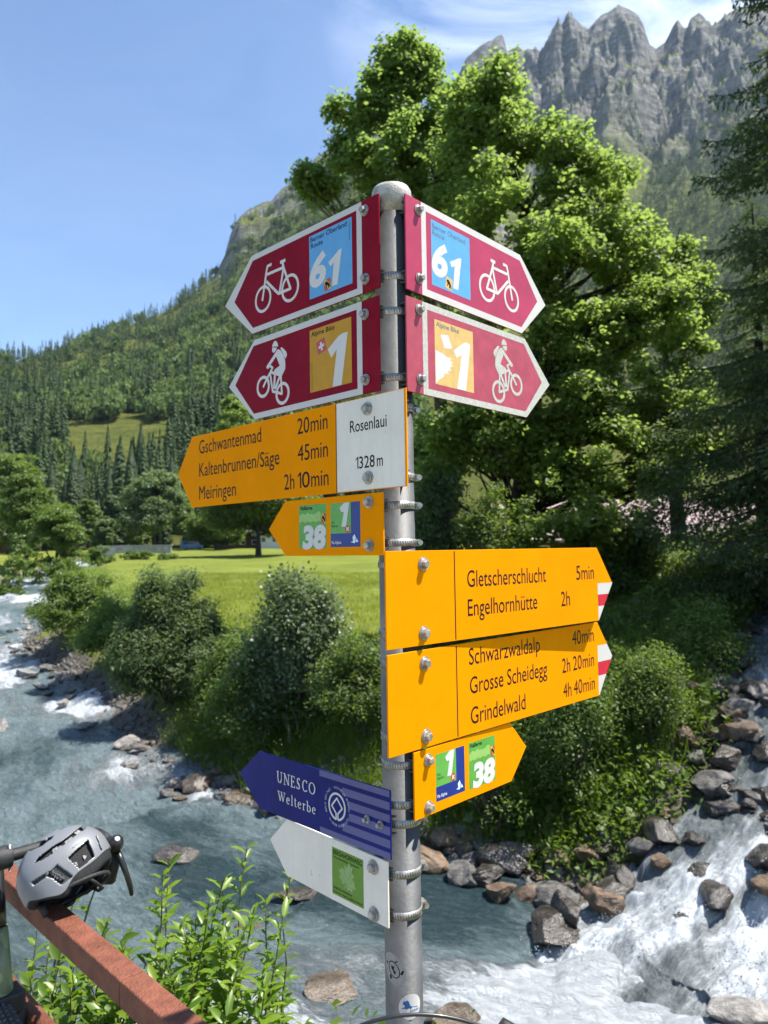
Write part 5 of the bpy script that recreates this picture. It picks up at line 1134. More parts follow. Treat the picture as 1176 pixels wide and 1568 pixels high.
pb('speckled wet rock at the bottom edge right of the pole', 700, 1572, 130, rtan, 3, sz=(1, .7, .5), sink=.4)
pb('long wet rock at the bottom edge with foam sliding off it', 850, 1580, 140, rwet, 4, sz=(1, .7, .5), sink=.4)
pb('brown edged rock at the bottom below the cascade foam', 1010, 1568, 70, rrust, 5, sz=(1, .7, .6))
pb('pale boulder in the bottom right corner', 1145, 1560, 110, rpale, 0, sz=(1, .8, .65))
pb('dark rock splitting the foam in the middle of the cascade foot', 905, 1482, 60, rwet, 2, sz=(1, .7, .6), sink=.5)
pb('low wet ledge stone where the cascade meets the river', 850, 1418, 110, rwet, 3, -2.95, sz=(1, .8, .45), sink=.35)
pb('rust coloured boulder at the left foot of the cascade', 925, 1368, 66, rrust, 4, -2.65, sz=(1, .8, .9), sink=.25)
pb('black angular boulder left of the rust coloured one', 868, 1392, 70, rwet, 5, -2.85, sz=(1, .8, .95), sink=.3)
pb('square dark block above the rust coloured boulder', 935, 1318, 76, rwet, 1, -2.3, sz=(1, .8, .8), sink=.3)
pb('large grey boulder in the bank under the herb bush', 850, 1318, 90, rgrey, 0, -2.5, sz=(1, .8, .85), sink=.3)
pb('brownish boulder in the bank below the small right arrow', 812, 1288, 72, rrust, 2, -2.3, sz=(1, .8, .8), sink=.3)
pb('grey split boulder close behind the pole', 708, 1285, 62, rgrey, 3, -2.4, sz=(1, .8, 1.0), sink=.3)
pb('dark slab in the middle of the upper cascade', 1092, 1310, 85, rwet, 4, -2.0, sz=(1, .8, .7), sink=.3)
pb('dark rock dividing the upper white water', 1100, 1175, 60, rwet, 5, -1.35, sz=(1, .8, .7), sink=.3)
pb('black rock at the right edge beside the cascade', 1178, 1262, 80, rwet, 1, -1.7, sz=(1, .9, 1), sink=.3)
pb('brown rock at the right edge below the dividing slab', 1180, 1372, 80, rrust, 0, -2.4, sz=(1, .9, .8), sink=.3)
pb('small dark rock under the lip of the topmost fall', 1072, 1130, 46, rwet, 2, -1.1, sz=(1, .8, .7), sink=.3)
pb('dark rock on the far lip of the topmost fall', 1150, 1112, 50, rwet, 3, -1.0, sz=(1, .8, .6), sink=.3)
pb('pale stone in shallow water left of the pole foot', 382, 1425, 46, rtan, 5, sz=(1, .8, .6), sink=.45)
pb('long pale flat stone at the gravel bar of the river bend', 42, 1032, 50, rpale, 1, -2.5, sz=(1, .6, .4), sink=.3)
pb('grey stone at the left edge in mid river', 2, 1112, 36, rpale, 2, -2.72, sz=(1, .8, .8), sink=.3)
pb('rock under the left edge of the white sign in the current', 455, 1370, 70, rwet, 4, -3.0, sz=(1, .7, .4), sink=.5)
# bank rocks: one group along the water's edge
BANK = 'rocks along the waterline of the point of land'
def along(P, n, off, j):
    P = np.array(P, float); d = np.concatenate([[0], np.cumsum(np.hypot(*np.diff(P, axis=0).T))]); s = np.sort(rng.random(n)) * d[-1]
    return np.stack([np.interp(s, d, P[:, 0]), np.interp(s, d, P[:, 1])], 1) + rng.normal(size=(n, 2)) * j + np.array(off)
for (x, y) in along([(2.6, 10.3), (1.6, 10.9), (-.4, 11.9), (-2.3, 13.3), (-3.9, 14.9)], 95, (.1, .42), .34):
    s = rng.uniform(.10, .34) * (1 if rng.random() < .8 else 1.5); boulder('angular rock in the dense rocky edge under the shaded bank shrubs', x, y, s, (rgrey, rwet, rgrey, rrust, rgrey, rtan)[rng.integers(0, 6)], int(rng.integers(0, 6)), (1, .85, .8), .25, None, BANK)
for (x, y) in along([(-3.9, 14.9), (-5.9, 17.6), (-8.1, 20.7), (-11.6, 26.2), (-14.4, 30.2), (-17.5, 34.2), (-18.8, 38.5), (-24, 51)], 75, (-.05, .2), .42):
    s = rng.uniform(.10, .32) * (1 if rng.random() < .8 else 1.6); boulder('sunlit rock on the gravel edge upstream along the river', x, y, s, (rpale, rgrey, rpale, rtan)[rng.integers(0, 4)], int(rng.integers(0, 6)), (1, .8, .55), .25, None, 'pale rocks along the upstream gravel edge')
for (x, y) in along([(3.2, 10.1), (3.9, 10.6), (4.6, 11.15), (5.2, 11.8), (5.6, 12.9), (7, 15)], 46, (-.05, .1), .24):
    boulder('dark wet rock lining the left edge of the cascade', x, y, rng.uniform(.12, .34), (rwet, rwet, rrust, rgrey)[rng.integers(0, 4)], int(rng.integers(0, 6)), (1, .85, .8), .2, None, 'wet rocks lining the cascade')
for (x, y) in along([(3.0, 9.3), (4.0, 9.7), (5.0, 10.3), (5.8, 10.9), (6.3, 11.6)], 24, (.1, 0), .45):
    boulder('wet dark stone sticking out of the white cascade', x, y, rng.uniform(.12, .36), rwet, int(rng.integers(0, 6)), (1, .85, .7), .40, None, 'stones in the cascade')
for (x, y) in along([(-11.2, 20), (-13.6, 23.5), (-16.6, 27.5), (-21.6, 37), (-27, 46), (-38, 70)], 30, (0, 0), .5):
    boulder('rock along the far left river bank', x, y, rng.uniform(.15, .45), (rpale, rgrey)[rng.integers(0, 2)], int(rng.integers(0, 6)), (1, .8, .6), .25, None, 'rocks on the left river bank')
# gravel: uncountable small stones
V0 = []; F0 = []; bq = 0
import bmesh as _b
bm_ = _b.new(); _b.ops.create_icosphere(bm_, subdivisions=1, radius=1.0); iv = np.array([v.co[:] for v in bm_.verts]); jf = np.array([[v.index for v in f.verts] for f in bm_.faces]); bm_.free()
gp = np.concatenate([along([(2.6, 10.4), (1.6, 11.0), (-.4, 12.0), (-2.3, 13.4), (-3.9, 15.0)], 1500, (.15, .5), .42), along([(-3.9, 14.9), (-8.1, 20.7), (-11.6, 26.2), (-17.2, 34.4), (-24, 51)], 2200, (.1, .3), .6)])
gzz = ground_z(gp[:, 0], gp[:, 1])[0]; sd_ = sdist(WPOLY, gp[:, 0], gp[:, 1]); ok = sd_ > -.25; gp, gzz = gp[ok], gzz[ok]; n = len(gp)
s_ = rng.uniform(.025, .085, n) * np.where(rng.random(n) < .2, 1.6, 1)
j = iv[None] * (1 + .35 * rng.normal(size=(n, len(iv), 1)).clip(-1, 1)) * (s_[:, None, None] * rng.uniform(.6, 1.1, (n, 1, 3))) + np.stack([gp[:, 0], gp[:, 1], gzz + s_ * .2], 1)[:, None]
tag(link('gravel', mesh_np('gravel', j.reshape(-1, 3), (jf[None] + (np.arange(n) * len(iv))[:, None, None]).reshape(-1, 3)), rgrey), 'small grey stones between the boulders of the river bank', 'gravel', None, 'stuff')
# flying drops over the white water: uncountable
r_ = np.random.default_rng(88); n = 15000; kk = r_.integers(0, len(STREAM[0]), n * 3); fsel = STREAM[3][kk]; sSel = STREAM[4][kk]
ok = (fsel > .42) & (sSel > .4) & (sSel < 9); kk = kk[ok][:n]; m = len(kk); cl_ = r_.normal(size=(m, 3)) * np.array([.05, .05, .02]); hgt_ = np.abs(r_.normal(size=m)) * .085
dpz = np.stack([STREAM[0][kk], STREAM[1][kk], STREAM[2][kk] + hgt_ + .01], 1) + cl_; ds = r_.uniform(.003, .014, m) * np.exp(-hgt_ * 4)
tv_ = np.array([(1, 0, -.7), (-1, 0, -.7), (0, 1, .7), (0, -1, .7)]) / 1.2; tf_ = np.array([(0, 2, 3), (1, 3, 2), (0, 1, 2), (0, 3, 1)])
tag(link('spray', mesh_np('spray', (dpz[:, None] + tv_[None] * ds[:, None, None]).reshape(-1, 3), (tf_[None] + (np.arange(m) * 4)[:, None, None]).reshape(-1, 3)), pmat('water_drops', (.7, .74, .76), .3, 0, .03, 5)), 'white drops of spray flying over the cascade', 'spray', None, 'stuff')
# ------------------------------------------------------------------ ground cover
def cover(name, label, pts, hgt, per, size, wd, lm, seed, kind='kite', ln=1.0, spread=.18):
    global rng
    rng = np.random.default_rng(seed); x, y, z = pts; n = len(x); h = hgt * (0.35 + .8 * rng.random(n)) * (1 + 1.5 * fbm(x * .9, y * .9, oct=3, seed=seed)).clip(.25, 2.4)
    P = np.stack([x, y, z], 1)[:, None] + np.stack([rng.normal(size=(n, per)) * spread, rng.normal(size=(n, per)) * spread, rng.random((n, per)) * h[:, None]], -1)
    Nr = unit(n * per) * .7 + np.array([0, 0, .8]); V, F = leaves(P.reshape(-1, 3), Nr, size * rng.uniform(.6, 1.4, n * per), ln, wd, .1, kind)
    return tag(link(name, mesh_np(name, V, F), lm), label, 'undergrowth', None, 'stuff')
def pts_in(n, fx, seed, cond):
    r = np.random.default_rng(seed); x, y = fx(r, n); z, d = ground_z(x, y); sd = sdist(WPOLY, x, y); td, _ = trib(x, y); k = cond(x, y, z, sd, td, r); return x[k], y[k], z[k]
def blades(name, label, pts, h, w, per, lm, seed, spread):
    r = np.random.default_rng(seed); x, y, z = pts; n = len(x) * per
    P = np.repeat(np.stack([x, y, z], 1), per, 0) + np.stack([r.normal(size=n) * spread, r.normal(size=n) * spread, np.full(n, -.02)], 1); a = r.random(n) * 6.283
    s = np.stack([np.cos(a), np.sin(a), np.zeros(n)], 1) * (w / 2); hh = (h * r.uniform(.5, 1.3, n))[:, None]; be = np.stack([r.normal(size=n), r.normal(size=n), np.zeros(n)], 1) * .35 * hh
    V = np.stack([P - s, P + s, P + be + np.array([0, 0, 1]) * hh], 1).reshape(-1, 3)
    return tag(link(name, mesh_np(name, V, np.arange(3 * n).reshape(n, 3)), lm), label, 'grass', None, 'stuff')
cover('undergrowth', 'dense low herbs and ferns covering the shaded bank', pts_in(9000, lambda r, n: (r.uniform(-6, 7, n), r.uniform(11, 21, n)), 301, lambda x, y, z, sd, td, r: (sd > .75) & (td > .45)), .44, 17, .052, .42, shrub_l, 302, spread=.14)
blades('grass', 'long grass tufts on the shaded bank', pts_in(6500, lambda r, n: (r.uniform(-6, 8, n), r.uniform(11, 18, n)), 321, lambda x, y, z, sd, td, r: (sd > .6) & (td > .4)), .5, .015, 8, fern_l, 322, .10)
cover('undergrowth', 'broad pale leaves of butterbur and weeds scattered on the bank', pts_in(420, lambda r, n: (r.uniform(.8, 8, n), r.uniform(11, 19, n)), 341, lambda x, y, z, sd, td, r: (sd > .7) & (td > .4)), .5, 7, .19, .85, pale_l, 342, kind='lobed', spread=.22)
cover('undergrowth', 'lush bright herbs along the upper bank by the side stream', pts_in(3200, lambda r, n: (r.uniform(1.5, 9, n), r.uniform(10.4, 17, n)), 303, lambda x, y, z, sd, td, r: (sd > .6) & (td > .22)), .5, 16, .09, .45, fern_l, 304, ln=1.2)
cover('undergrowth', 'pale weeds along the upstream river bank', pts_in(5200, lambda r, n: (r.uniform(-40, -4, n), r.uniform(16, 75, n)), 305, lambda x, y, z, sd, td, r: (sd > .9) & (sd < 5.5)), .5, 14, .13, .4, pale_l, 306, spread=.3)
cover('undergrowth', 'weeds on the far left river bank', pts_in(5200, lambda r, n: (r.uniform(-60, -10, n), r.uniform(14, 95, n)), 307, lambda x, y, z, sd, td, r: (sd > .6) & (sd < 9) & (x < -.52 * y - .6)), .7, 14, .16, .45, pale_l, 308, spread=.4)
cover('undergrowth', 'shaded undergrowth beneath the maples and spruces', pts_in(5200, lambda r, n: (r.uniform(2, 24, n), r.uniform(14, 32, n)), 309, lambda x, y, z, sd, td, r: (td > .5)), .6, 14, .11, .5, shrub_l, 310, spread=.25)
# tall grass of the meadow: blades
grass_l = leaf_mat('meadow_grass', (0.14, 0.18, 0.018), (0.19, 0.225, 0.025), (0.25, 0.27, 0.04), 0.5, (0.46, 0.52, 0.05))
blades('grass', 'sunlit meadow grass', pts_in(9000, lambda r, n: (r.uniform(-16, 8, n), r.uniform(18, 60, n)), 311, lambda x, y, z, sd, td, r: (sd > 3)), .22, .022, 9, grass_l, 312, .22)
# ------------------------------------------------------------------ buildings, vehicles, wall beyond the meadow
woodd = pmat('chalet_wood', (0.075, 0.045, 0.028), .85, 0, .35, 3, .3, 20, spec=.2); roofp = pmat('chalet_roof_pinkish', (0.33, 0.24, 0.22), .7, 0, .2, 2, .2, 8); glassd = pmat('window_glass', (0.02, 0.025, 0.03), .1, 0, .1); whitew = pmat('plaster_white', (0.62, 0.60, 0.56), .9, 0, .08, 2)
stonew = pmat('wall_stone', (0.30, 0.29, 0.27), .9, 0, .25, 1.5, .4, 6)
def chalet(label, x, y, rz, w, d, h, rise, over, wm, rm, z=None):
    z = gz(x, y) if z is None else z
    e = empty('chalet', (x, y, z), rz, label, 'house'); a, b = w / 2, d / 2
    mb = MB(); v = [(-a, -b, -.5), (a, -b, -.5), (a, b, -.5), (-a, b, -.5), (-a, -b, h), (a, -b, h), (a, b, h), (-a, b, h), (-a, 0, h + rise), (a, 0, h + rise)]
    mb.add(v, [(0, 1, 5, 4), (2, 3, 7, 6), (1, 2, 6, 9, 5), (3, 0, 4, 8, 7)]); mb.build('wall', wm, e, fix=True)
    rb = MB(); t = .16; k = rise / b
    for s in (-1, 1):
        for i in range(int(w + 2 * over)):       # standing seams of the sheet roof are part of the roof
            x0 = -a - over + i * (w + 2 * over) / int(w + 2 * over); x1 = x0 + (w + 2 * over) / int(w + 2 * over) - .05
            yb, zb = s * (b + over), h - over * k
            rb.add([(x0, yb, zb + .02), (x1, yb, zb + .02), (x1, s * .0, h + rise + .02), (x0, s * .0, h + rise + .02), (x0, yb, zb + t), (x1, yb, zb + t), (x1, s * .0, h + rise + t), (x0, s * .0, h + rise + t)], [(0, 3, 2, 1), (4, 5, 6, 7), (0, 1, 5, 4), (1, 2, 6, 5), (2, 3, 7, 6), (3, 0, 4, 7)])
    ro = rb.build('roof', rm, e, fix=True)
    MB().box((a * .4, b * .3, h + rise * .8 + .5), (.7, .7, 1.6)).build('chimney', stonew, ro)
    for i in range(int(w // 2.4)):
        for fz in ([h * .55] if h < 4 else [h * .3, h * .75]):
            xx = -a + 1.3 + i * 2.4; wv = MB().box((xx, -b - .03, fz), (1.0, .1, 1.1)).build('window', whitew, e); MB().box((xx, -b - .09, fz), (.8, .03, .9)).build('pane', glassd, wv)
    dv = MB().box((a - 1.0, -b - .03, .95), (1.0, .08, 2.0)).build('door', whitew, e); MB().box((a - 1.35, -b - .09, .95), (.06, .06, .12)).build('handle', steel, dv)
    return e
chalet('chalet with a long pinkish sheet roof half hidden behind the maples', 16.2, 49, R(4), 17, 9, 2.6, 2.2, 1.0, woodd, roofp, z=gz(16, 49) + .2)
chalet('dark wooden house behind the meadow trees left of the small left sign', -32, 168, R(14), 13, 9, 4.2, 2.6, 1.2, woodd, pmat('roof_grey', (0.30, 0.29, 0.28), .8, 0, .2, 1))
chalet('small pale walled house at the right end of the far meadow', -22.5, 160, R(-8), 8, 7, 3.4, 2.2, .8, whitew, MATS['roof_grey'])
chalet('grey roofed barn at the left edge beyond the river bend', -74, 140, R(35), 12, 8, 3.2, 3.0, 1.0, woodd, MATS['roof_grey'])
x0, x1 = (150 - 588) / F_PX * 128, (262 - 588) / F_PX * 128
e = empty('guard_wall', ((x0 + x1) / 2, 128, gz((x0 + x1) / 2, 128)), 0, 'low pale stone guard wall of the road behind the river bend', 'wall')
mb = MB(); mb.box((0, 0, .45), (x1 - x0, .5, 1.5)); bev(mb.build('wall', stonew, e), .06); MB().box((0, 0, 1.29), (x1 - x0 + .3, .66, .16)).build('coping', pmat('coping', (.36, .35, .32), .9, 0, .2, 1), e)
def car(label, x, y, rz, paint, van=False):
    e = empty('parked_car', (x, y, gz(x, y) + .02), rz, label, 'car', 'cars parked behind the meadow'); gl = glassd; rub = pmat('tyre_rubber', (.02, .02, .02), .8); 
    prof = [(-2.15, .35), (2.15, .35), (2.2, .75), (1.35, 1.0), (.75, 1.62), (-1.9, 1.66), (-2.15, 1.0)] if not van else [(-2.3, .35), (2.3, .35), (2.3, 1.0), (1.75, 1.15), (1.2, 1.9), (-2.25, 1.95), (-2.35, 1.0)]
    mb = MB(); n = len(prof); v = []
    for (yy, k) in ((-.88, 1), (-.80, 1), (.80, 1), (.88, 1)):
        for p in prof: v.append((p[0] * (.97 if abs(yy) > .85 else 1), yy, .35 + (p[1] - .35) * (.97 if abs(yy) > .85 else 1)))
    f = [tuple(range(n)), tuple(reversed(range(3 * n, 4 * n)))] + [(i * n + j, i * n + (j + 1) % n, (i + 1) * n + (j + 1) % n, (i + 1) * n + j) for i in range(3) for j in range(n)]
    mb.add(v, f); bev(mb.build('body', paint, e, fix=True), .05, 3)
    top = 1.5 if not van else 1.75; lo = 1.05 if not van else 1.2
    for s in (-1, 1):
        MB().add([(-1.75, s * .895, lo), (.95, s * .895, lo), (.62, s * .885, top), (-1.7, s * .885, top)], [(0, 1, 2, 3)]).build('side_window', gl, e)
        for xx in (-1.35, 1.35):
            w = MB().lathe([(.18, -.1), (.31, -.11), (.33, -.06), (.33, .06), (.31, .11), (.18, .1)], (xx, s * .82, .33), 'Y', 20).build('wheel', rub, e, fix=True); MB().lathe([(.05, s * .115), (.2, s * .112), (.2, s * .09)], (xx, s * .82, .33), 'Y', 16).build('rim', steel, w)
        MB().lathe([(.09, 0), (.09, .03)], (2.19 if not van else 2.29, s * .6, .72), 'X', 14).build('headlight', whp, e)
    q = (1.32, .98, .80, 1.55) if not van else (1.74, 1.12, 1.24, 1.84)
    MB().add([(q[0] + .02, -.75, q[1] + .03), (q[0] + .02, .75, q[1] + .03), (q[2] + .03, .7, q[3]), (q[2] + .03, -.7, q[3])], [(0, 1, 2, 3)]).build('windscreen', gl, e); return e
car('bright blue van parked behind the meadow left of the broad dark tree', (294 - 588) / F_PX * 152, 152, R(8), pmat('car_paint_blue', (0.02, 0.15, 0.48), .25, 0, .03, 1, coat=.6), True)
car('white car parked in the shade beside the broad dark tree', (352 - 588) / F_PX * 166, 166, R(-5), pmat('car_paint_white', (.7, .7, .7), .25, 0, .03, 1, coat=.6))
# ------------------------------------------------------------------ unseen road deck under camera and bicycle, added to bounce sun onto signs
rdm = pmat('bounce_road', (0.20, 0.195, 0.185), .9, 0, .0, 9, .4, 180, col2=(0.30, 0.29, 0.275), lo=.3, hi=.7, spec=.2)
rd = MB().add([(-7.6, 8.5, .012), (-13.5, 3.0, .012), (1.5, -9.5, .012), (7.4, -6.5, .012)], [(0, 1, 2, 3)]); tag(rd.build('road', rdm), 'pale grey road deck out of view, added to bounce light onto the signs', None, None, 'structure')
# ------------------------------------------------------------------ railing
rail_m = pmat('railing_red_brown', (0.125, 0.042, 0.022), .62, 0, .0, 22, .45, 160, col2=(0.235, 0.080, 0.045), lo=.3, hi=.7, spec=.35)
e = empty('bridge_railing', (-0.6, 1.66, 0), 0, 'weathered red brown square railing in the lower left corner', 'railing')
dr = Vector((.7071, -.7071, 0)); nr = Vector((.7071, .7071, 0)); M0 = Matrix(((dr.x, nr.x, 0, 0), (dr.y, nr.y, 0, 0), (0, 0, 1, 0), (0, 0, 0, 1)))
def beam(l0, l1, name, gap=0):
    mb = MB(); mb.box(((l0 + l1) / 2, 0, .8325), (l1 - l0, .055, .055), M0); return bev(mb.build(name, rail_m, e), .004, 3)
beam(-1.3, .073, 'top_rail'); beam(.0745, 1.3, 'top_rail')
mb = MB(); mb.tube([M0 @ Vector((-1.3, 0, .545)), M0 @ Vector((0, 0, .545)), M0 @ Vector((1.3, 0, .545))], .024, 20); mb.build('lower_rail', rail_m, e)
mb = MB(); mb.tube([M0 @ Vector((-1.3, 0, .25)), M0 @ Vector((1.3, 0, .25))], .024, 20); mb.build('lower_rail', rail_m, e)
for l_ in (-1.25, 1.0):
    mb = MB(); mb.box((l_, 0, .36), (.06, .05, .88), M0); bev(mb.build('post', rail_m, e), .004, 2)
# ------------------------------------------------------------------ bicycle leaning on the railing
blkp = pmat('bike_black', (0.012, 0.012, 0.013), .35, 0, .2, 20, coat=.2); blkm = pmat('bike_black_matt', (0.018, 0.018, 0.019), .6, 0, .25, 60, .2, 300)
def camo_mat():
    m, t, p, o = base_mat('bike_sage_camouflage'); l = t.links.new
    g = N(t, 'ShaderNodeTexCoord'); n = N(t, 'ShaderNodeTexNoise'); n.inputs['Scale'].default_value = 14; n.inputs['Detail'].default_value = 1.0; l(g.outputs['Object'], n.inputs['Vector'])
    c = N(t, 'ShaderNodeValToRGB'); c.color_ramp.interpolation = 'CONSTANT'; e_ = c.color_ramp.elements; e_[0].color = (.16, .19, .11, 1); e_[1].position = .54; e_[1].color = (.42, .47, .27, 1); q = e_.new(.40); q.color = (.26, .30, .17, 1)
    l(n.outputs['Fac'], c.inputs['Fac']); l(c.outputs['Color'], p.inputs['Base Color']); p.inputs['Roughness'].default_value = .35; return m
camom = camo_mat(); rubber = pmat('knobbly_rubber', (0.035, 0.034, 0.033), .85, 0, .3, 80)
hd = Vector((.66, -.75, 0)).normalized(); bd = Vector((.72, .69, 0)).normalized(); H0 = Vector((-1.04, 1.985, 0))
be = empty('bicycle', (H0.x, H0.y, 0), 0, 'sage green and black bicycle leaning on the railing at the left edge', 'bicycle')
rel = lambda f, s, z: hd * f + bd * s + Vector((0, 0, z))
mb = MB(); mb.tube([rel(-.015, 0, .93), rel(.03, 0, .74)], .027, 20); mb.build('head_tube', blkp, be)
mb = MB(); mb.tube([rel(.02, 0, .785), rel(.035, 0, .70), rel(.06, 0, .62)], [.030, .034, .036], 20); mb.tube([rel(-.02, -.0, .86), rel(-.5, -.04, .80)], .022, 16); mb.tube([rel(.02, 0, .755), rel(-.45, -.03, .30)], .03, 16); mb.tube([rel(-.5, -.04, .80), rel(-.45, -.03, .30)], .019, 16); mb.build('frame', camom, be)
fk = MB(); fk.box((0, 0, 0), (.07, .105, .05), Matrix.Translation(rel(.065, 0, .615)) @ Matrix.Rotation(math.atan2(hd.y, hd.x), 4, 'Z'))
for s in (-1, 1): fk.tube([rel(.06, s * .045, .625), rel(.075, s * .05, .5), rel(.12, s * .052, .285)], [.019, .016, .011], 12)
bev(fk.build('fork', blkm, be, fix=True), .006, 2)
axl = rel(.12, 0, .285); rw = .342
side = hd.cross(Vector((0, 0, 1)))
wh = MB()
nseg = 72
for k in range(nseg):
    pass
def torus(mb, c, ax, R0, r0, n=72, m=14, sy=1.0):
    v = []; u = Vector((0, 0, 1)); w = ax.cross(u).normalized()
    for i in range(n):
        a = 2 * pi * i / n; d = w * cos(a) + u * sin(a)
        for j_ in range(m):
            b = 2 * pi * j_ / m; v.append(c + d * (R0 + r0 * cos(b)) + ax * (r0 * sy * sin(b)))
    mb.add(v, [(i * m + j_, i * m + (j_ + 1) % m, ((i + 1) % n) * m + (j_ + 1) % m, ((i + 1) % n) * m + j_) for i in range(n) for j_ in range(m)], True)
torus(wh, axl, side, rw - .021, .021); wo = wh.build('wheel', rubber, be)
kn = MB(); u_ = Vector((0, 0, 1)); w_ = side.cross(u_).normalized()
for k in range(120):
    a = 2 * pi * k / 120; d = w_ * cos(a) + u_ * sin(a); tg = (u_ * cos(a) - w_ * sin(a))
    for (b, off) in ((0, 0), (.55, .5), (-.55, .5), (1.0, 0), (-1.0, 0)):
        aa = a + off * 2 * pi / 120; d2 = w_ * cos(aa) + u_ * sin(aa); t2 = u_ * cos(aa) - w_ * sin(aa); nrm = (d2 * cos(b) + side * sin(b)); p = axl + d2 * (rw - .021) + nrm * .0215; cr_ = nrm.cross(t2)
        Mx = Matrix(((t2.x, cr_.x, nrm.x, p.x), (t2.y, cr_.y, nrm.y, p.y), (t2.z, cr_.z, nrm.z, p.z), (0, 0, 0, 1))); kn.box((0, 0, 0), (.0085, .0075, .004), Mx)
kn.build('tread', pmat('tread_rubber', (0.075, 0.073, 0.072), .8, 0, .3, 60), wo)
ri = MB(); torus(ri, axl, side, rw - .052, .012, 72, 10, .9); ri.build('rim', blkp, wo)
sp_ = MB()
for k in range(28):
    a = 2 * pi * k / 28; d = w_ * cos(a) + u_ * sin(a); sp_.tube([axl + side * (.025 if k % 2 else -.025), axl + d * (rw - .055)], .0009, 5, False)
sp_.tube([axl - side * .045, axl + side * .045], .02, 14); sp_.build('spokes', steel, wo)
mb = MB(); mb.tube([rel(-.015, 0, .945), rel(.065, 0, .975)], [.021, .019], 16); mb.lathe([(.028, -.022), (.029, 0), (.028, .022)], (0, 0, 0), 'Y', 20, Matrix.Translation(rel(.075, 0, .978)) @ Matrix.Rotation(math.atan2(hd.y, hd.x), 4, 'Z')); bev(mb.build('stem', blkm, be, fix=True), .002, 2)
sb_ = MB()
for s in (-1, 1):
    for zz in (.95, 1.006): sb_.lathe([(.0032, -.004), (.0032, .006)], rel(.09, s * .015, zz), 'Z', 10)
sb_.build('stem_bolt', steel, be)
hb = MB(); pts = [rel(.075, -.25, .975)] + [rel(.075, s, .978) for s in np.linspace(-.2, .2, 9)] + [rel(.085, .245, .976)]; hb.tube(pts, .0155, 14)
for s in (-1, 1):
    dp = [rel(.085, s * 0.245, .976), rel(.12, s * 0.251, .972), rel(.16, s * 0.253, .95), rel(.175, s * 0.254, .91), rel(.15, s * 0.256, .87), rel(.09, s * 0.257, .85)]; hb.tube(dp, .0145, 12)
hb.build('handlebar', blkm, be)
for s in (-1, 1):
    ho = MB(); ho.tube([rel(.10, s * 0.252, .962), rel(.135, s * 0.254, .958), rel(.165, s * 0.255, .960), rel(.187, s * 0.255, .975), rel(.194, s * 0.255, .986), rel(.198, s * 0.255, .991)], [.0185, .021, .0215, .021, .017, .007], 16); hoo = ho.build('brake_hood', blkp, be)
    lv = MB(); lv.tube([rel(.178, s * 0.259, .955), rel(.197, s * 0.268, .925), rel(.205, s * 0.278, .892), rel(.206, s * 0.288, .858), rel(.198, s * 0.295, .832)], [.010, .0085, .0075, .0075, .0055], 10); lv.build('brake_lever', blkp, hoo)
# a second handlebar just below the frame, its cable bows up in front of the pole
e = empty('handlebar', (.05, .98, 0), 0, 'thin black cable bowing up from a handlebar at the bottom edge before the pole', 'handlebar')
cb = MB(); cpt = []
for t in np.linspace(0, 1, 26):
    px_ = 545 + t * 205; py_ = 1574 - 23.5 * math.sin(pi * min(1, t * .98)) ** .8 + 6 * t; q = at(px_, py_, .95 + .02 * t); cpt.append((q.x - .05, q.y - .98, q.z))
cb.tube(cpt, .0023, 10); cb.build('brake_cable', blkp, e)
q = at(775, 1576, .97); mb = MB(); mb.tube([(q.x - .05 - .012, -.01, q.z - .012), (q.x - .05, -.01, q.z + .003), (q.x - .05 + .012, -.01, q.z - .004)], [.008, .011, .008], 12)
mb.tube([(cpt[-1][0], cpt[-1][1], cpt[-1][2]), (q.x - .05 - .012, -.01, q.z - .012)], .004, 8); mb.build('lever_clamp', blkm, e)
mb = MB(); mb.tube([(-.20, -.03, 1.06), (0, -.03, 1.065), (.2, -.03, 1.07)], .0155, 16); mb.build('bar', blkm, e)
# ------------------------------------------------------------------ helmet
shell_m = pmat('helmet_grey', (0.155, 0.16, 0.168), .42, 0, .05, 6, .04, 500, spec=.5, coat=.25); eps = pmat('helmet_foam_black', (0.012, 0.012, 0.013), .75, 0, .3, 120, .4, 400); epsg = pmat('helmet_foam_speckled', (0.12, 0.12, 0.12), .8, 0, 0, 380, .5, 400, col2=(.5, .5, .5), lo=.42, hi=.62)
HC = at(98, 1327, 1.93); ang = R(27)
vx = (_r2 * cos(ang) + _u2 * sin(ang)).normalized(); vz = (_u2 * cos(ang) - _r2 * sin(ang)); fwd_ = (HC - Vector((0, 0, CZ))).normalized(); vy = -fwd_
vz = (vz - vy * vz.dot(vy)).normalized(); vx = vy.cross(vz).normalized(); 
if vx.dot(_r2) < 0: vx = -vx
vy = vz.cross(vx)
tl_ = R(14); vz, vy = (vz * cos(tl_) + vy * sin(tl_)), (vy * cos(tl_) - vz * sin(tl_))
he = empty('bike_helmet', (0, 0, 0), 0, 'grey vented cycling helmet resting on the red brown railing', 'helmet')
he.matrix_world = Matrix(((vx.x, vy.x, vz.x, HC.x), (vx.y, vy.y, vz.y, HC.y), (vx.z, vy.z, vz.z, HC.z), (0, 0, 0, 1))) @ Matrix.Scale(.90, 4)
KZ = 1.95 / F_PX / 5.345
def zp(px, py):
    """outline measured along the helmet's own axes: x from its low end to its raised end, z towards the dome"""
    a, b = (px - 520) * KZ, -(py - 460) * KZ; return (a * cos(ang) + b * sin(ang), -a * sin(ang) + b * cos(ang))
def inpoly(P, x, z):
    c = np.zeros(x.shape, bool); n = len(P)
    for i in range(n):
        (ax, az), (bx, bz) = P[i], P[(i + 1) % n]; c ^= ((az > z) != (bz > z)) & (x < (bx - ax) * (z - az) / (bz - az + 1e-12) + ax)
    return c
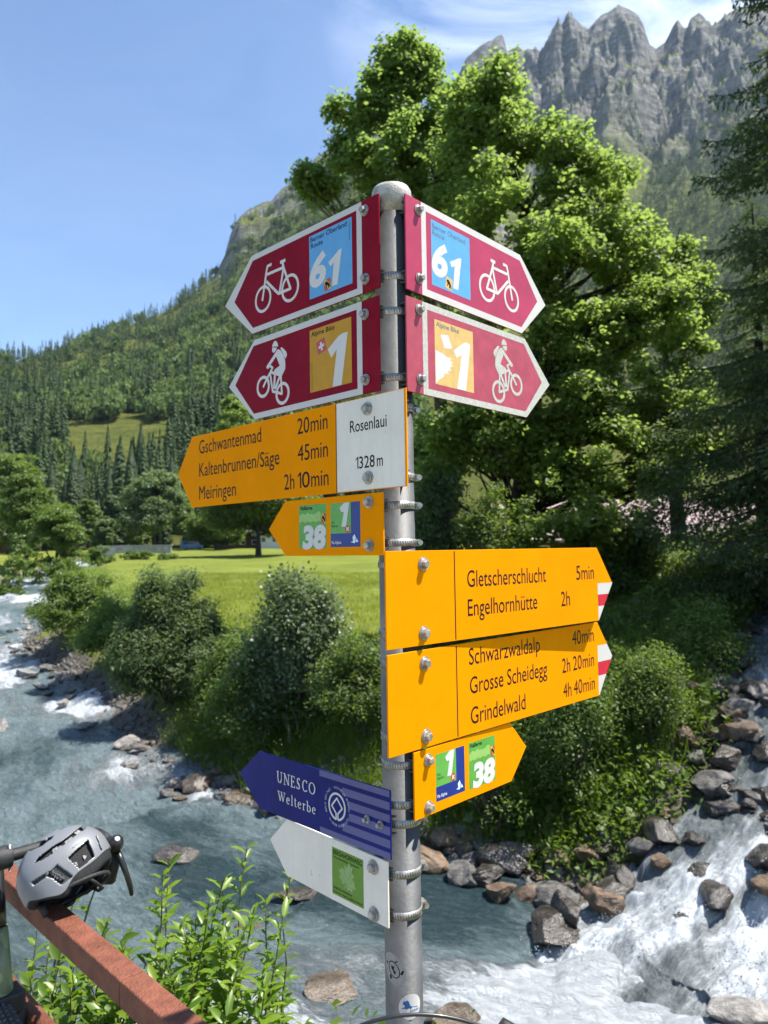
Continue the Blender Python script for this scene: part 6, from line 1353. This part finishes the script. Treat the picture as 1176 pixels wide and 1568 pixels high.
VENTS = [[(290, 435), (318, 388), (400, 320), (470, 275), (478, 300), (430, 360), (360, 405)], [(487, 268), (560, 215), (640, 150), (700, 120), (705, 132), (688, 165), (615, 215), (520, 290)], [(200, 335), (235, 295), (300, 265), (355, 250), (385, 258), (340, 295), (255, 335)], [(385, 232), (440, 212), (415, 245), (388, 256)], [(330, 218), (365, 185), (432, 163), (400, 185), (352, 222)], [(478, 160), (505, 125), (560, 108), (540, 140), (500, 165)], [(565, 390), (640, 322), (715, 258), (768, 378), (652, 470)], [(388, 530), (412, 500), (520, 572), (492, 594), (430, 548)], [(780, 225), (796, 228), (842, 322), (828, 332)]]
RECESS = [[(462, 448), (600, 545), (500, 618), (425, 560), (375, 545)], [(258, 592), (385, 512), (362, 562), (268, 628)]]
BAND = [(560, 640), (880, 395), (905, 455), (700, 560), (640, 640), (600, 720), (585, 700)]
A_, B_, C_ = .126, .100, .122
nth, nph = 260, 120
th = np.linspace(0, 2 * pi, nth, endpoint=False); ph = np.linspace(0, 1, nph)
def rimz(t): # lower edge of the shell around the head
    x = np.cos(t); return -.052 + .022 * np.exp(-((x - 1) / .35) ** 2) - .026 * np.exp(-((x + .28) / .30) ** 2) - .004 * (np.abs(np.sin(t)) > .3) + .014 * np.exp(-((x + .88) / .14) ** 2)
T, Pp = np.meshgrid(th, ph)
zc0 = -.02
def shell(off, inset=0.0):
    zr = rimz(T) + inset; zt = C_ + zc0 - off
    zz = zr + (zt - zr) * np.sin(Pp * pi / 2) ** 1.0; k = np.clip((zz - zc0) / (C_ - off), -.9, 1); rr = np.where(k > 0, np.sqrt(np.maximum(0, 1 - np.abs(k) ** 2.25)), 1 - .30 * (-k) ** 1.5)
    sq = 1 / (np.abs(np.cos(T)) ** 2.3 + np.abs(np.sin(T)) ** 2.3) ** (1 / 2.3)
    x = (A_ - off) * rr * np.cos(T) * sq; y = (B_ - off) * rr * np.sin(T) * sq * (1 - .10 * np.cos(T)); return x, y, zz
x, y, z = shell(0)
rec = np.zeros(x.shape, bool); hole = np.zeros(x.shape, bool)
ctl = lambda xx, yy, zz: (xx, zz)
# what the viewer sees projected on the plane x-z of the untilted helmet
zs_ = z * cos(tl_) - np.abs(y) * sin(tl_) * -1 * 0 - 0
def tozoom(X, Y, Zz):
    Mh = np.array(he.matrix_world); P = np.stack([X.ravel(), Y.ravel(), Zz.ravel(), np.ones(X.size)], 0); Wd = (Mh @ P)[:3].T - np.array([0, 0, CZ])
    dz = Wd @ np.array(_f); u = 588 + F_PX * (Wd @ np.array(_r2)) / dz; v = 784 - F_PX * (Wd @ np.array(_u2)) / dz
    return (u * 5.345).reshape(X.shape), ((v - 1240) * 5.345).reshape(X.shape)
zu, zw = tozoom(x, -np.abs(y), z)
grow = lambda v, k: [(sum(p[0] for p in v) / len(v) * (1 - k) + p[0] * k, sum(p[1] for p in v) / len(v) * (1 - k) + p[1] * k) for p in v]
VENTS = [grow(v, 1.16) for v in VENTS]
for v in VENTS: hole |= inpoly(v, zu, zw)
for v in RECESS: rec |= inpoly(v, zu, zw)
dk_ = np.where(rec & ~hole, .006, 0); crease = .0022 * np.sin(np.clip((z + .02) * 42, -3, 3)) * (np.abs(y) > .02); 
nx_, ny_, nz_ = x / A_ ** 2, y / B_ ** 2, (z - zc0) / C_ ** 2; nl = np.sqrt(nx_ ** 2 + ny_ ** 2 + nz_ ** 2) + 1e-9
x2, y2, z2 = x - nx_ / nl * (dk_ - crease), y - ny_ / nl * (dk_ - crease), z - nz_ / nl * (dk_ - crease)
V = np.stack([x2.ravel(), y2.ravel(), z2.ravel()], -1); I = np.arange(nth * nph).reshape(nph, nth); In = np.roll(I, -1, 1)
Fq = np.stack([I[:-1], In[:-1], In[1:], I[1:]], -1).reshape(-1, 4)
hf = hole.ravel()[Fq].mean(1) > .5; rf = rec.ravel()[Fq].mean(1) > .5
so_ = link('shell', mesh_np('shell', V, Fq[~hf & ~rf], True), shell_m, he); md = so_.modifiers.new('thick', 'SOLIDIFY'); md.thickness = .004; md.offset = -1
link('recess', mesh_np('recess', V, Fq[~hf & rf], True), blkm, he)
xi, yi, zi = shell(.0125, .004)
# the foam liner shows through the vents; ribs bridge them
link('liner', mesh_np('liner', np.stack([xi.ravel(), yi.ravel(), zi.ravel()], -1), Fq, True), eps, he)
bump_ = np.zeros(x.shape, bool)
for v in [[(415, 318), (462, 280), (490, 310), (432, 358)], [(520, 250), (590, 196), (616, 218), (545, 275)], [(605, 165), (650, 138), (680, 160), (632, 190)], [(600, 420), (640, 430), (655, 470), (610, 440)], [(680, 372), (725, 368), (700, 410)], [(395, 525), (412, 502), (518, 572), (492, 592)]]: bump_ |= inpoly(v, zu, zw)
xb, yb_, zb_ = shell(.0075, .004); bf = bump_.ravel()[Fq].mean(1) > .5
link('foam_rib', mesh_np('foam_rib', np.stack([xb.ravel(), yb_.ravel(), zb_.ravel()], -1), Fq[bf], True), epsg, he)
# dark lower band of the foam under the shell
zr_ = rimz(th); ring_v = []
for (o, dz) in ((.004, .002), (.004, -.020), (.012, -.030), (.026, -.022)):
    k = np.clip((zr_ + dz - zc0) / C_, -.9, 0); rr = 1 - .30 * np.abs(k) ** 1.5; sq = 1 / (np.abs(np.cos(th)) ** 2.3 + np.abs(np.sin(th)) ** 2.3) ** (1 / 2.3)
    fr_ = ss(-.1, .25, np.cos(th)); ring_v.append(np.stack([(A_ - o) * rr * np.cos(th) * sq, (B_ - o) * rr * np.sin(th) * sq * (1 - .1 * np.cos(th)), zr_ + dz * (.25 + .75 * fr_)], -1))
RV = np.concatenate(ring_v); RI = np.arange(4 * nth).reshape(4, nth); RN = np.roll(RI, -1, 1)
link('rim_band', mesh_np('rim_band', RV, np.stack([RI[:-1], RN[:-1], RN[1:], RI[1:]], -1).reshape(-1, 4), True), eps, he)
rt_ = MB(); rt_.tube([(.10 * cos(a) * .9, .082 * sin(a), -.075 - .012 * cos(a * 1.0)) for a in np.linspace(-2.2, 2.2, 30)], .006, 8); rt_.tube([(.02, .085, -.05), (.05, .06, -.10), (.06, 0, -.112), (.05, -.06, -.10), (.02, -.085, -.05)], .0045, 6); rt_.tube([(.075, .07, -.045), (.055, .062, -.10)], .0045, 6); rt_.build('strap', blkm, he)
mb = MB(); mb.lathe([(.018, -.008), (.02, 0), (.018, .008)], (-.09, 0, -.072), 'X', 18); mb.build('fit_dial', blkm, he, fix=True)
lm_ = text_me('ALPINA', .0); co = np.zeros(len(lm_.vertices) * 3, np.float32); lm_.vertices.foreach_get('co', co); co = co.reshape(-1, 3); co[:, 0] = (co[:, 0] - co[:, 0].min()) / np.ptp(co[:, 0])
lzx = 588 + 83 * co[:, 0]; lzy = 322 - 58 * co[:, 0] - co[:, 1] / max(co[:, 1]) * 13
from mathutils.bvhtree import BVHTree
bt = BVHTree.FromPolygons([tuple(p) for p in V], [tuple(f) for f in Fq[~hf & ~rf]])
out = []; Mi_ = he.matrix_world.inverted(); o_ = Mi_ @ Vector((0, 0, CZ))
for a, b in zip(lzx, lzy):
    d_ = (Mi_.to_3x3() @ ray(a / 5.345, 1240 + b / 5.345)).normalized(); hit = bt.ray_cast(o_, d_)[0]; out.append(tuple((hit - d_ * .0008) if hit else o_ + d_ * 1.95))
lm_.vertices.foreach_set('co', np.array(out, np.float32).ravel()); lm_.update(); lm_.materials.clear(); link('lettering', lm_, blkm, he)
# ------------------------------------------------------------------ foreground plants below the railing
def shoot_plant(name, label, x, y, h, n, seed, lm, ln=.06, wd=.36, lean=.25, group=None, per=26, rad=.5, z=None, cat='shrub'):
    global rng
    rng = np.random.default_rng(seed); z = gz(x, y) if z is None else z; e = empty(name, (x, y, z), 0, label, cat, group); mb = MB(); C, A, Nn, S = [], [], [], []
    for i in range(n):
        a = rng.random() * 6.283; hh = h * rng.uniform(.72, 1.05); l0 = lean * hh * rng.uniform(.2, 1); pts = []
        for k in range(8):
            q = k / 7; pts.append(np.array((cos(a) * (.04 + l0 * q ** 1.4), sin(a) * (.04 + l0 * q ** 1.4), hh * q)) + rng.normal(size=3) * .008 * (k > 0))
        mb.tube([tuple(p) for p in pts], [.006 * (1 - .75 * k / 7) * (h / 1.2) + .0008 for k in range(8)], 5, False)
        for j in range(per):
            q = .30 + .70 * (j + rng.random()) / per; f_ = min(6.999, q * 7); k = int(f_); p = pts[k] + (pts[k + 1] - pts[k]) * (f_ - k); b = j * 2.4 + rng.random() * .6
            up = .35 + .8 * max(0, q - .75) * 3; d = np.array((cos(b), sin(b), up + rng.normal() * .25)); d /= np.linalg.norm(d); C.append(p); A.append(d); S.append(ln * 1.1 * (1.15 - .5 * max(0, q - .6)) * rng.uniform(.75, 1.25))
    C, A, S = np.array(C), np.array(A), np.array(S)[:, None]; m = len(C); k_ = np.array([0, 0, 1.0]) + rng.normal(size=(m, 3)) * .25; B = np.cross(k_, A); B /= np.linalg.norm(B, axis=1, keepdims=True); Nn = np.cross(A, B)
    w = wd * S; 
    V = np.stack([C, C + A * S * .3 + B * w * .42 + Nn * w * .18, C + A * S * .65 + B * w * .40 + Nn * w * .12 - Nn * S * .03, C + A * S - Nn * S * .16, C + A * S * .65 - B * w * .40 + Nn * w * .12 - Nn * S * .03, C + A * S * .3 - B * w * .42 + Nn * w * .18, C + A * S * .5 - Nn * S * .015], 1).reshape(-1, 3)
    b0 = (7 * np.arange(m))[:, None]; F3 = np.concatenate([b0 + np.array([[0, 1, 6]]), b0 + np.array([[0, 6, 5]]), b0 + np.array([[2, 3, 6]]), b0 + np.array([[3, 4, 6]]), b0 + np.array([[1, 2, 6]]), b0 + np.array([[4, 5, 6]])])
    link('foliage', mesh_np('foliage', V, F3, True), lm, e); mb.build('stems', pmat('stem_green', (.09, .09, .03), .7, 0, .3, 10), e); return e
def px_plant(label, px, pyt, Y, n, seed, lm=young_l, **kw):
    q = at(px, pyt, Y); zb = gz(q.x, Y); return shoot_plant('willow_shoots', label, q.x, Y, max(.3, q.z - zb), n, seed, lm, z=zb - .02, **kw)
WG = 'young willow shoots below the railing'
px_plant('tallest bright willow shoots left of centre under the river boulder', 322, 1338, 2.75, 9, 401, per=40, ln=.062, lean=.22)
px_plant('bright willow shoots close to the railing right of the helmet', 235, 1360, 2.6, 9, 402, per=40, ln=.06, lean=.26)
px_plant('single slender leafy shoot standing alone left of the pole foot', 418, 1362, 2.9, 3, 403, per=44, ln=.05, lean=.08)
px_plant('willow shoots at the bottom beside the railing end', 360, 1430, 2.5, 10, 404, per=38, ln=.062, lean=.25)
px_plant('low shoots at the bottom edge left of the pole', 440, 1530, 2.45, 8, 405, per=32, ln=.055, lean=.3)
px_plant('willow shoots in the middle of the railing gap', 290, 1440, 2.45, 10, 406, per=36, ln=.06, lean=.3)
px_plant('leafy twig at the left edge above the helmet', -6, 1215, 3.2, 4, 407, per=26, ln=.06, lean=.25)
px_plant('shaded shoots just behind the railing under the helmet', 190, 1410, 2.9, 5, 408, per=26, ln=.055, lean=.25)
for i, (px, pyt, Y) in enumerate([(30, 1425, 2.75), (75, 1432, 2.7), (115, 1440, 2.7), (60, 1470, 2.5), (140, 1470, 2.55), (100, 1490, 2.4), (180, 1490, 2.4), (20, 1470, 2.6), (210, 1520, 2.3), (150, 1530, 2.3), (250, 1525, 2.35), (90, 1450, 2.9), (5, 1440, 3.0)]):
    q = at(px, pyt, Y); zb = gz(q.x, Y); shoot_plant('nettle', 'bright green nettle in the leafy thicket below the railing', q.x, Y, max(.3, q.z - zb), 7, 420 + i, fern_l if i % 3 else young_l, .055, .5, .28, 'nettles below the railing', 24, z=zb - .02, cat='plant')
cover('undergrowth', 'sunlit weeds on the steep bank under the railing', pts_in(2600, lambda r, n: (r.uniform(-3.4, .3, n), r.uniform(1.9, 4.6, n)), 330, lambda x, y, z, sd, td, r: (sd > .2)), .34, 14, .05, .5, fern_l, 331, spread=.1)

# ------------------------------------------------------------------ air between here and the far slopes
hm = bpy.data.materials.new('air'); hm.use_nodes = True; t = hm.node_tree; t.nodes.clear()
pv = N(t, 'ShaderNodeVolumePrincipled'); pv.inputs['Color'].default_value = (0.60, 0.79, 1.0, 1); pv.inputs['Density'].default_value = 0.000042; pv.inputs['Anisotropy'].default_value = 0.2
t.links.new(pv.outputs[0], N(t, 'ShaderNodeOutputMaterial').inputs['Volume'])
hz = MB().box((0, 0, 745), (6800, 6800, 1520)).build('haze', hm, None, fix=True); tag(hz, 'thin bluish summer haze in front of the far slopes', 'haze', None, 'stuff')
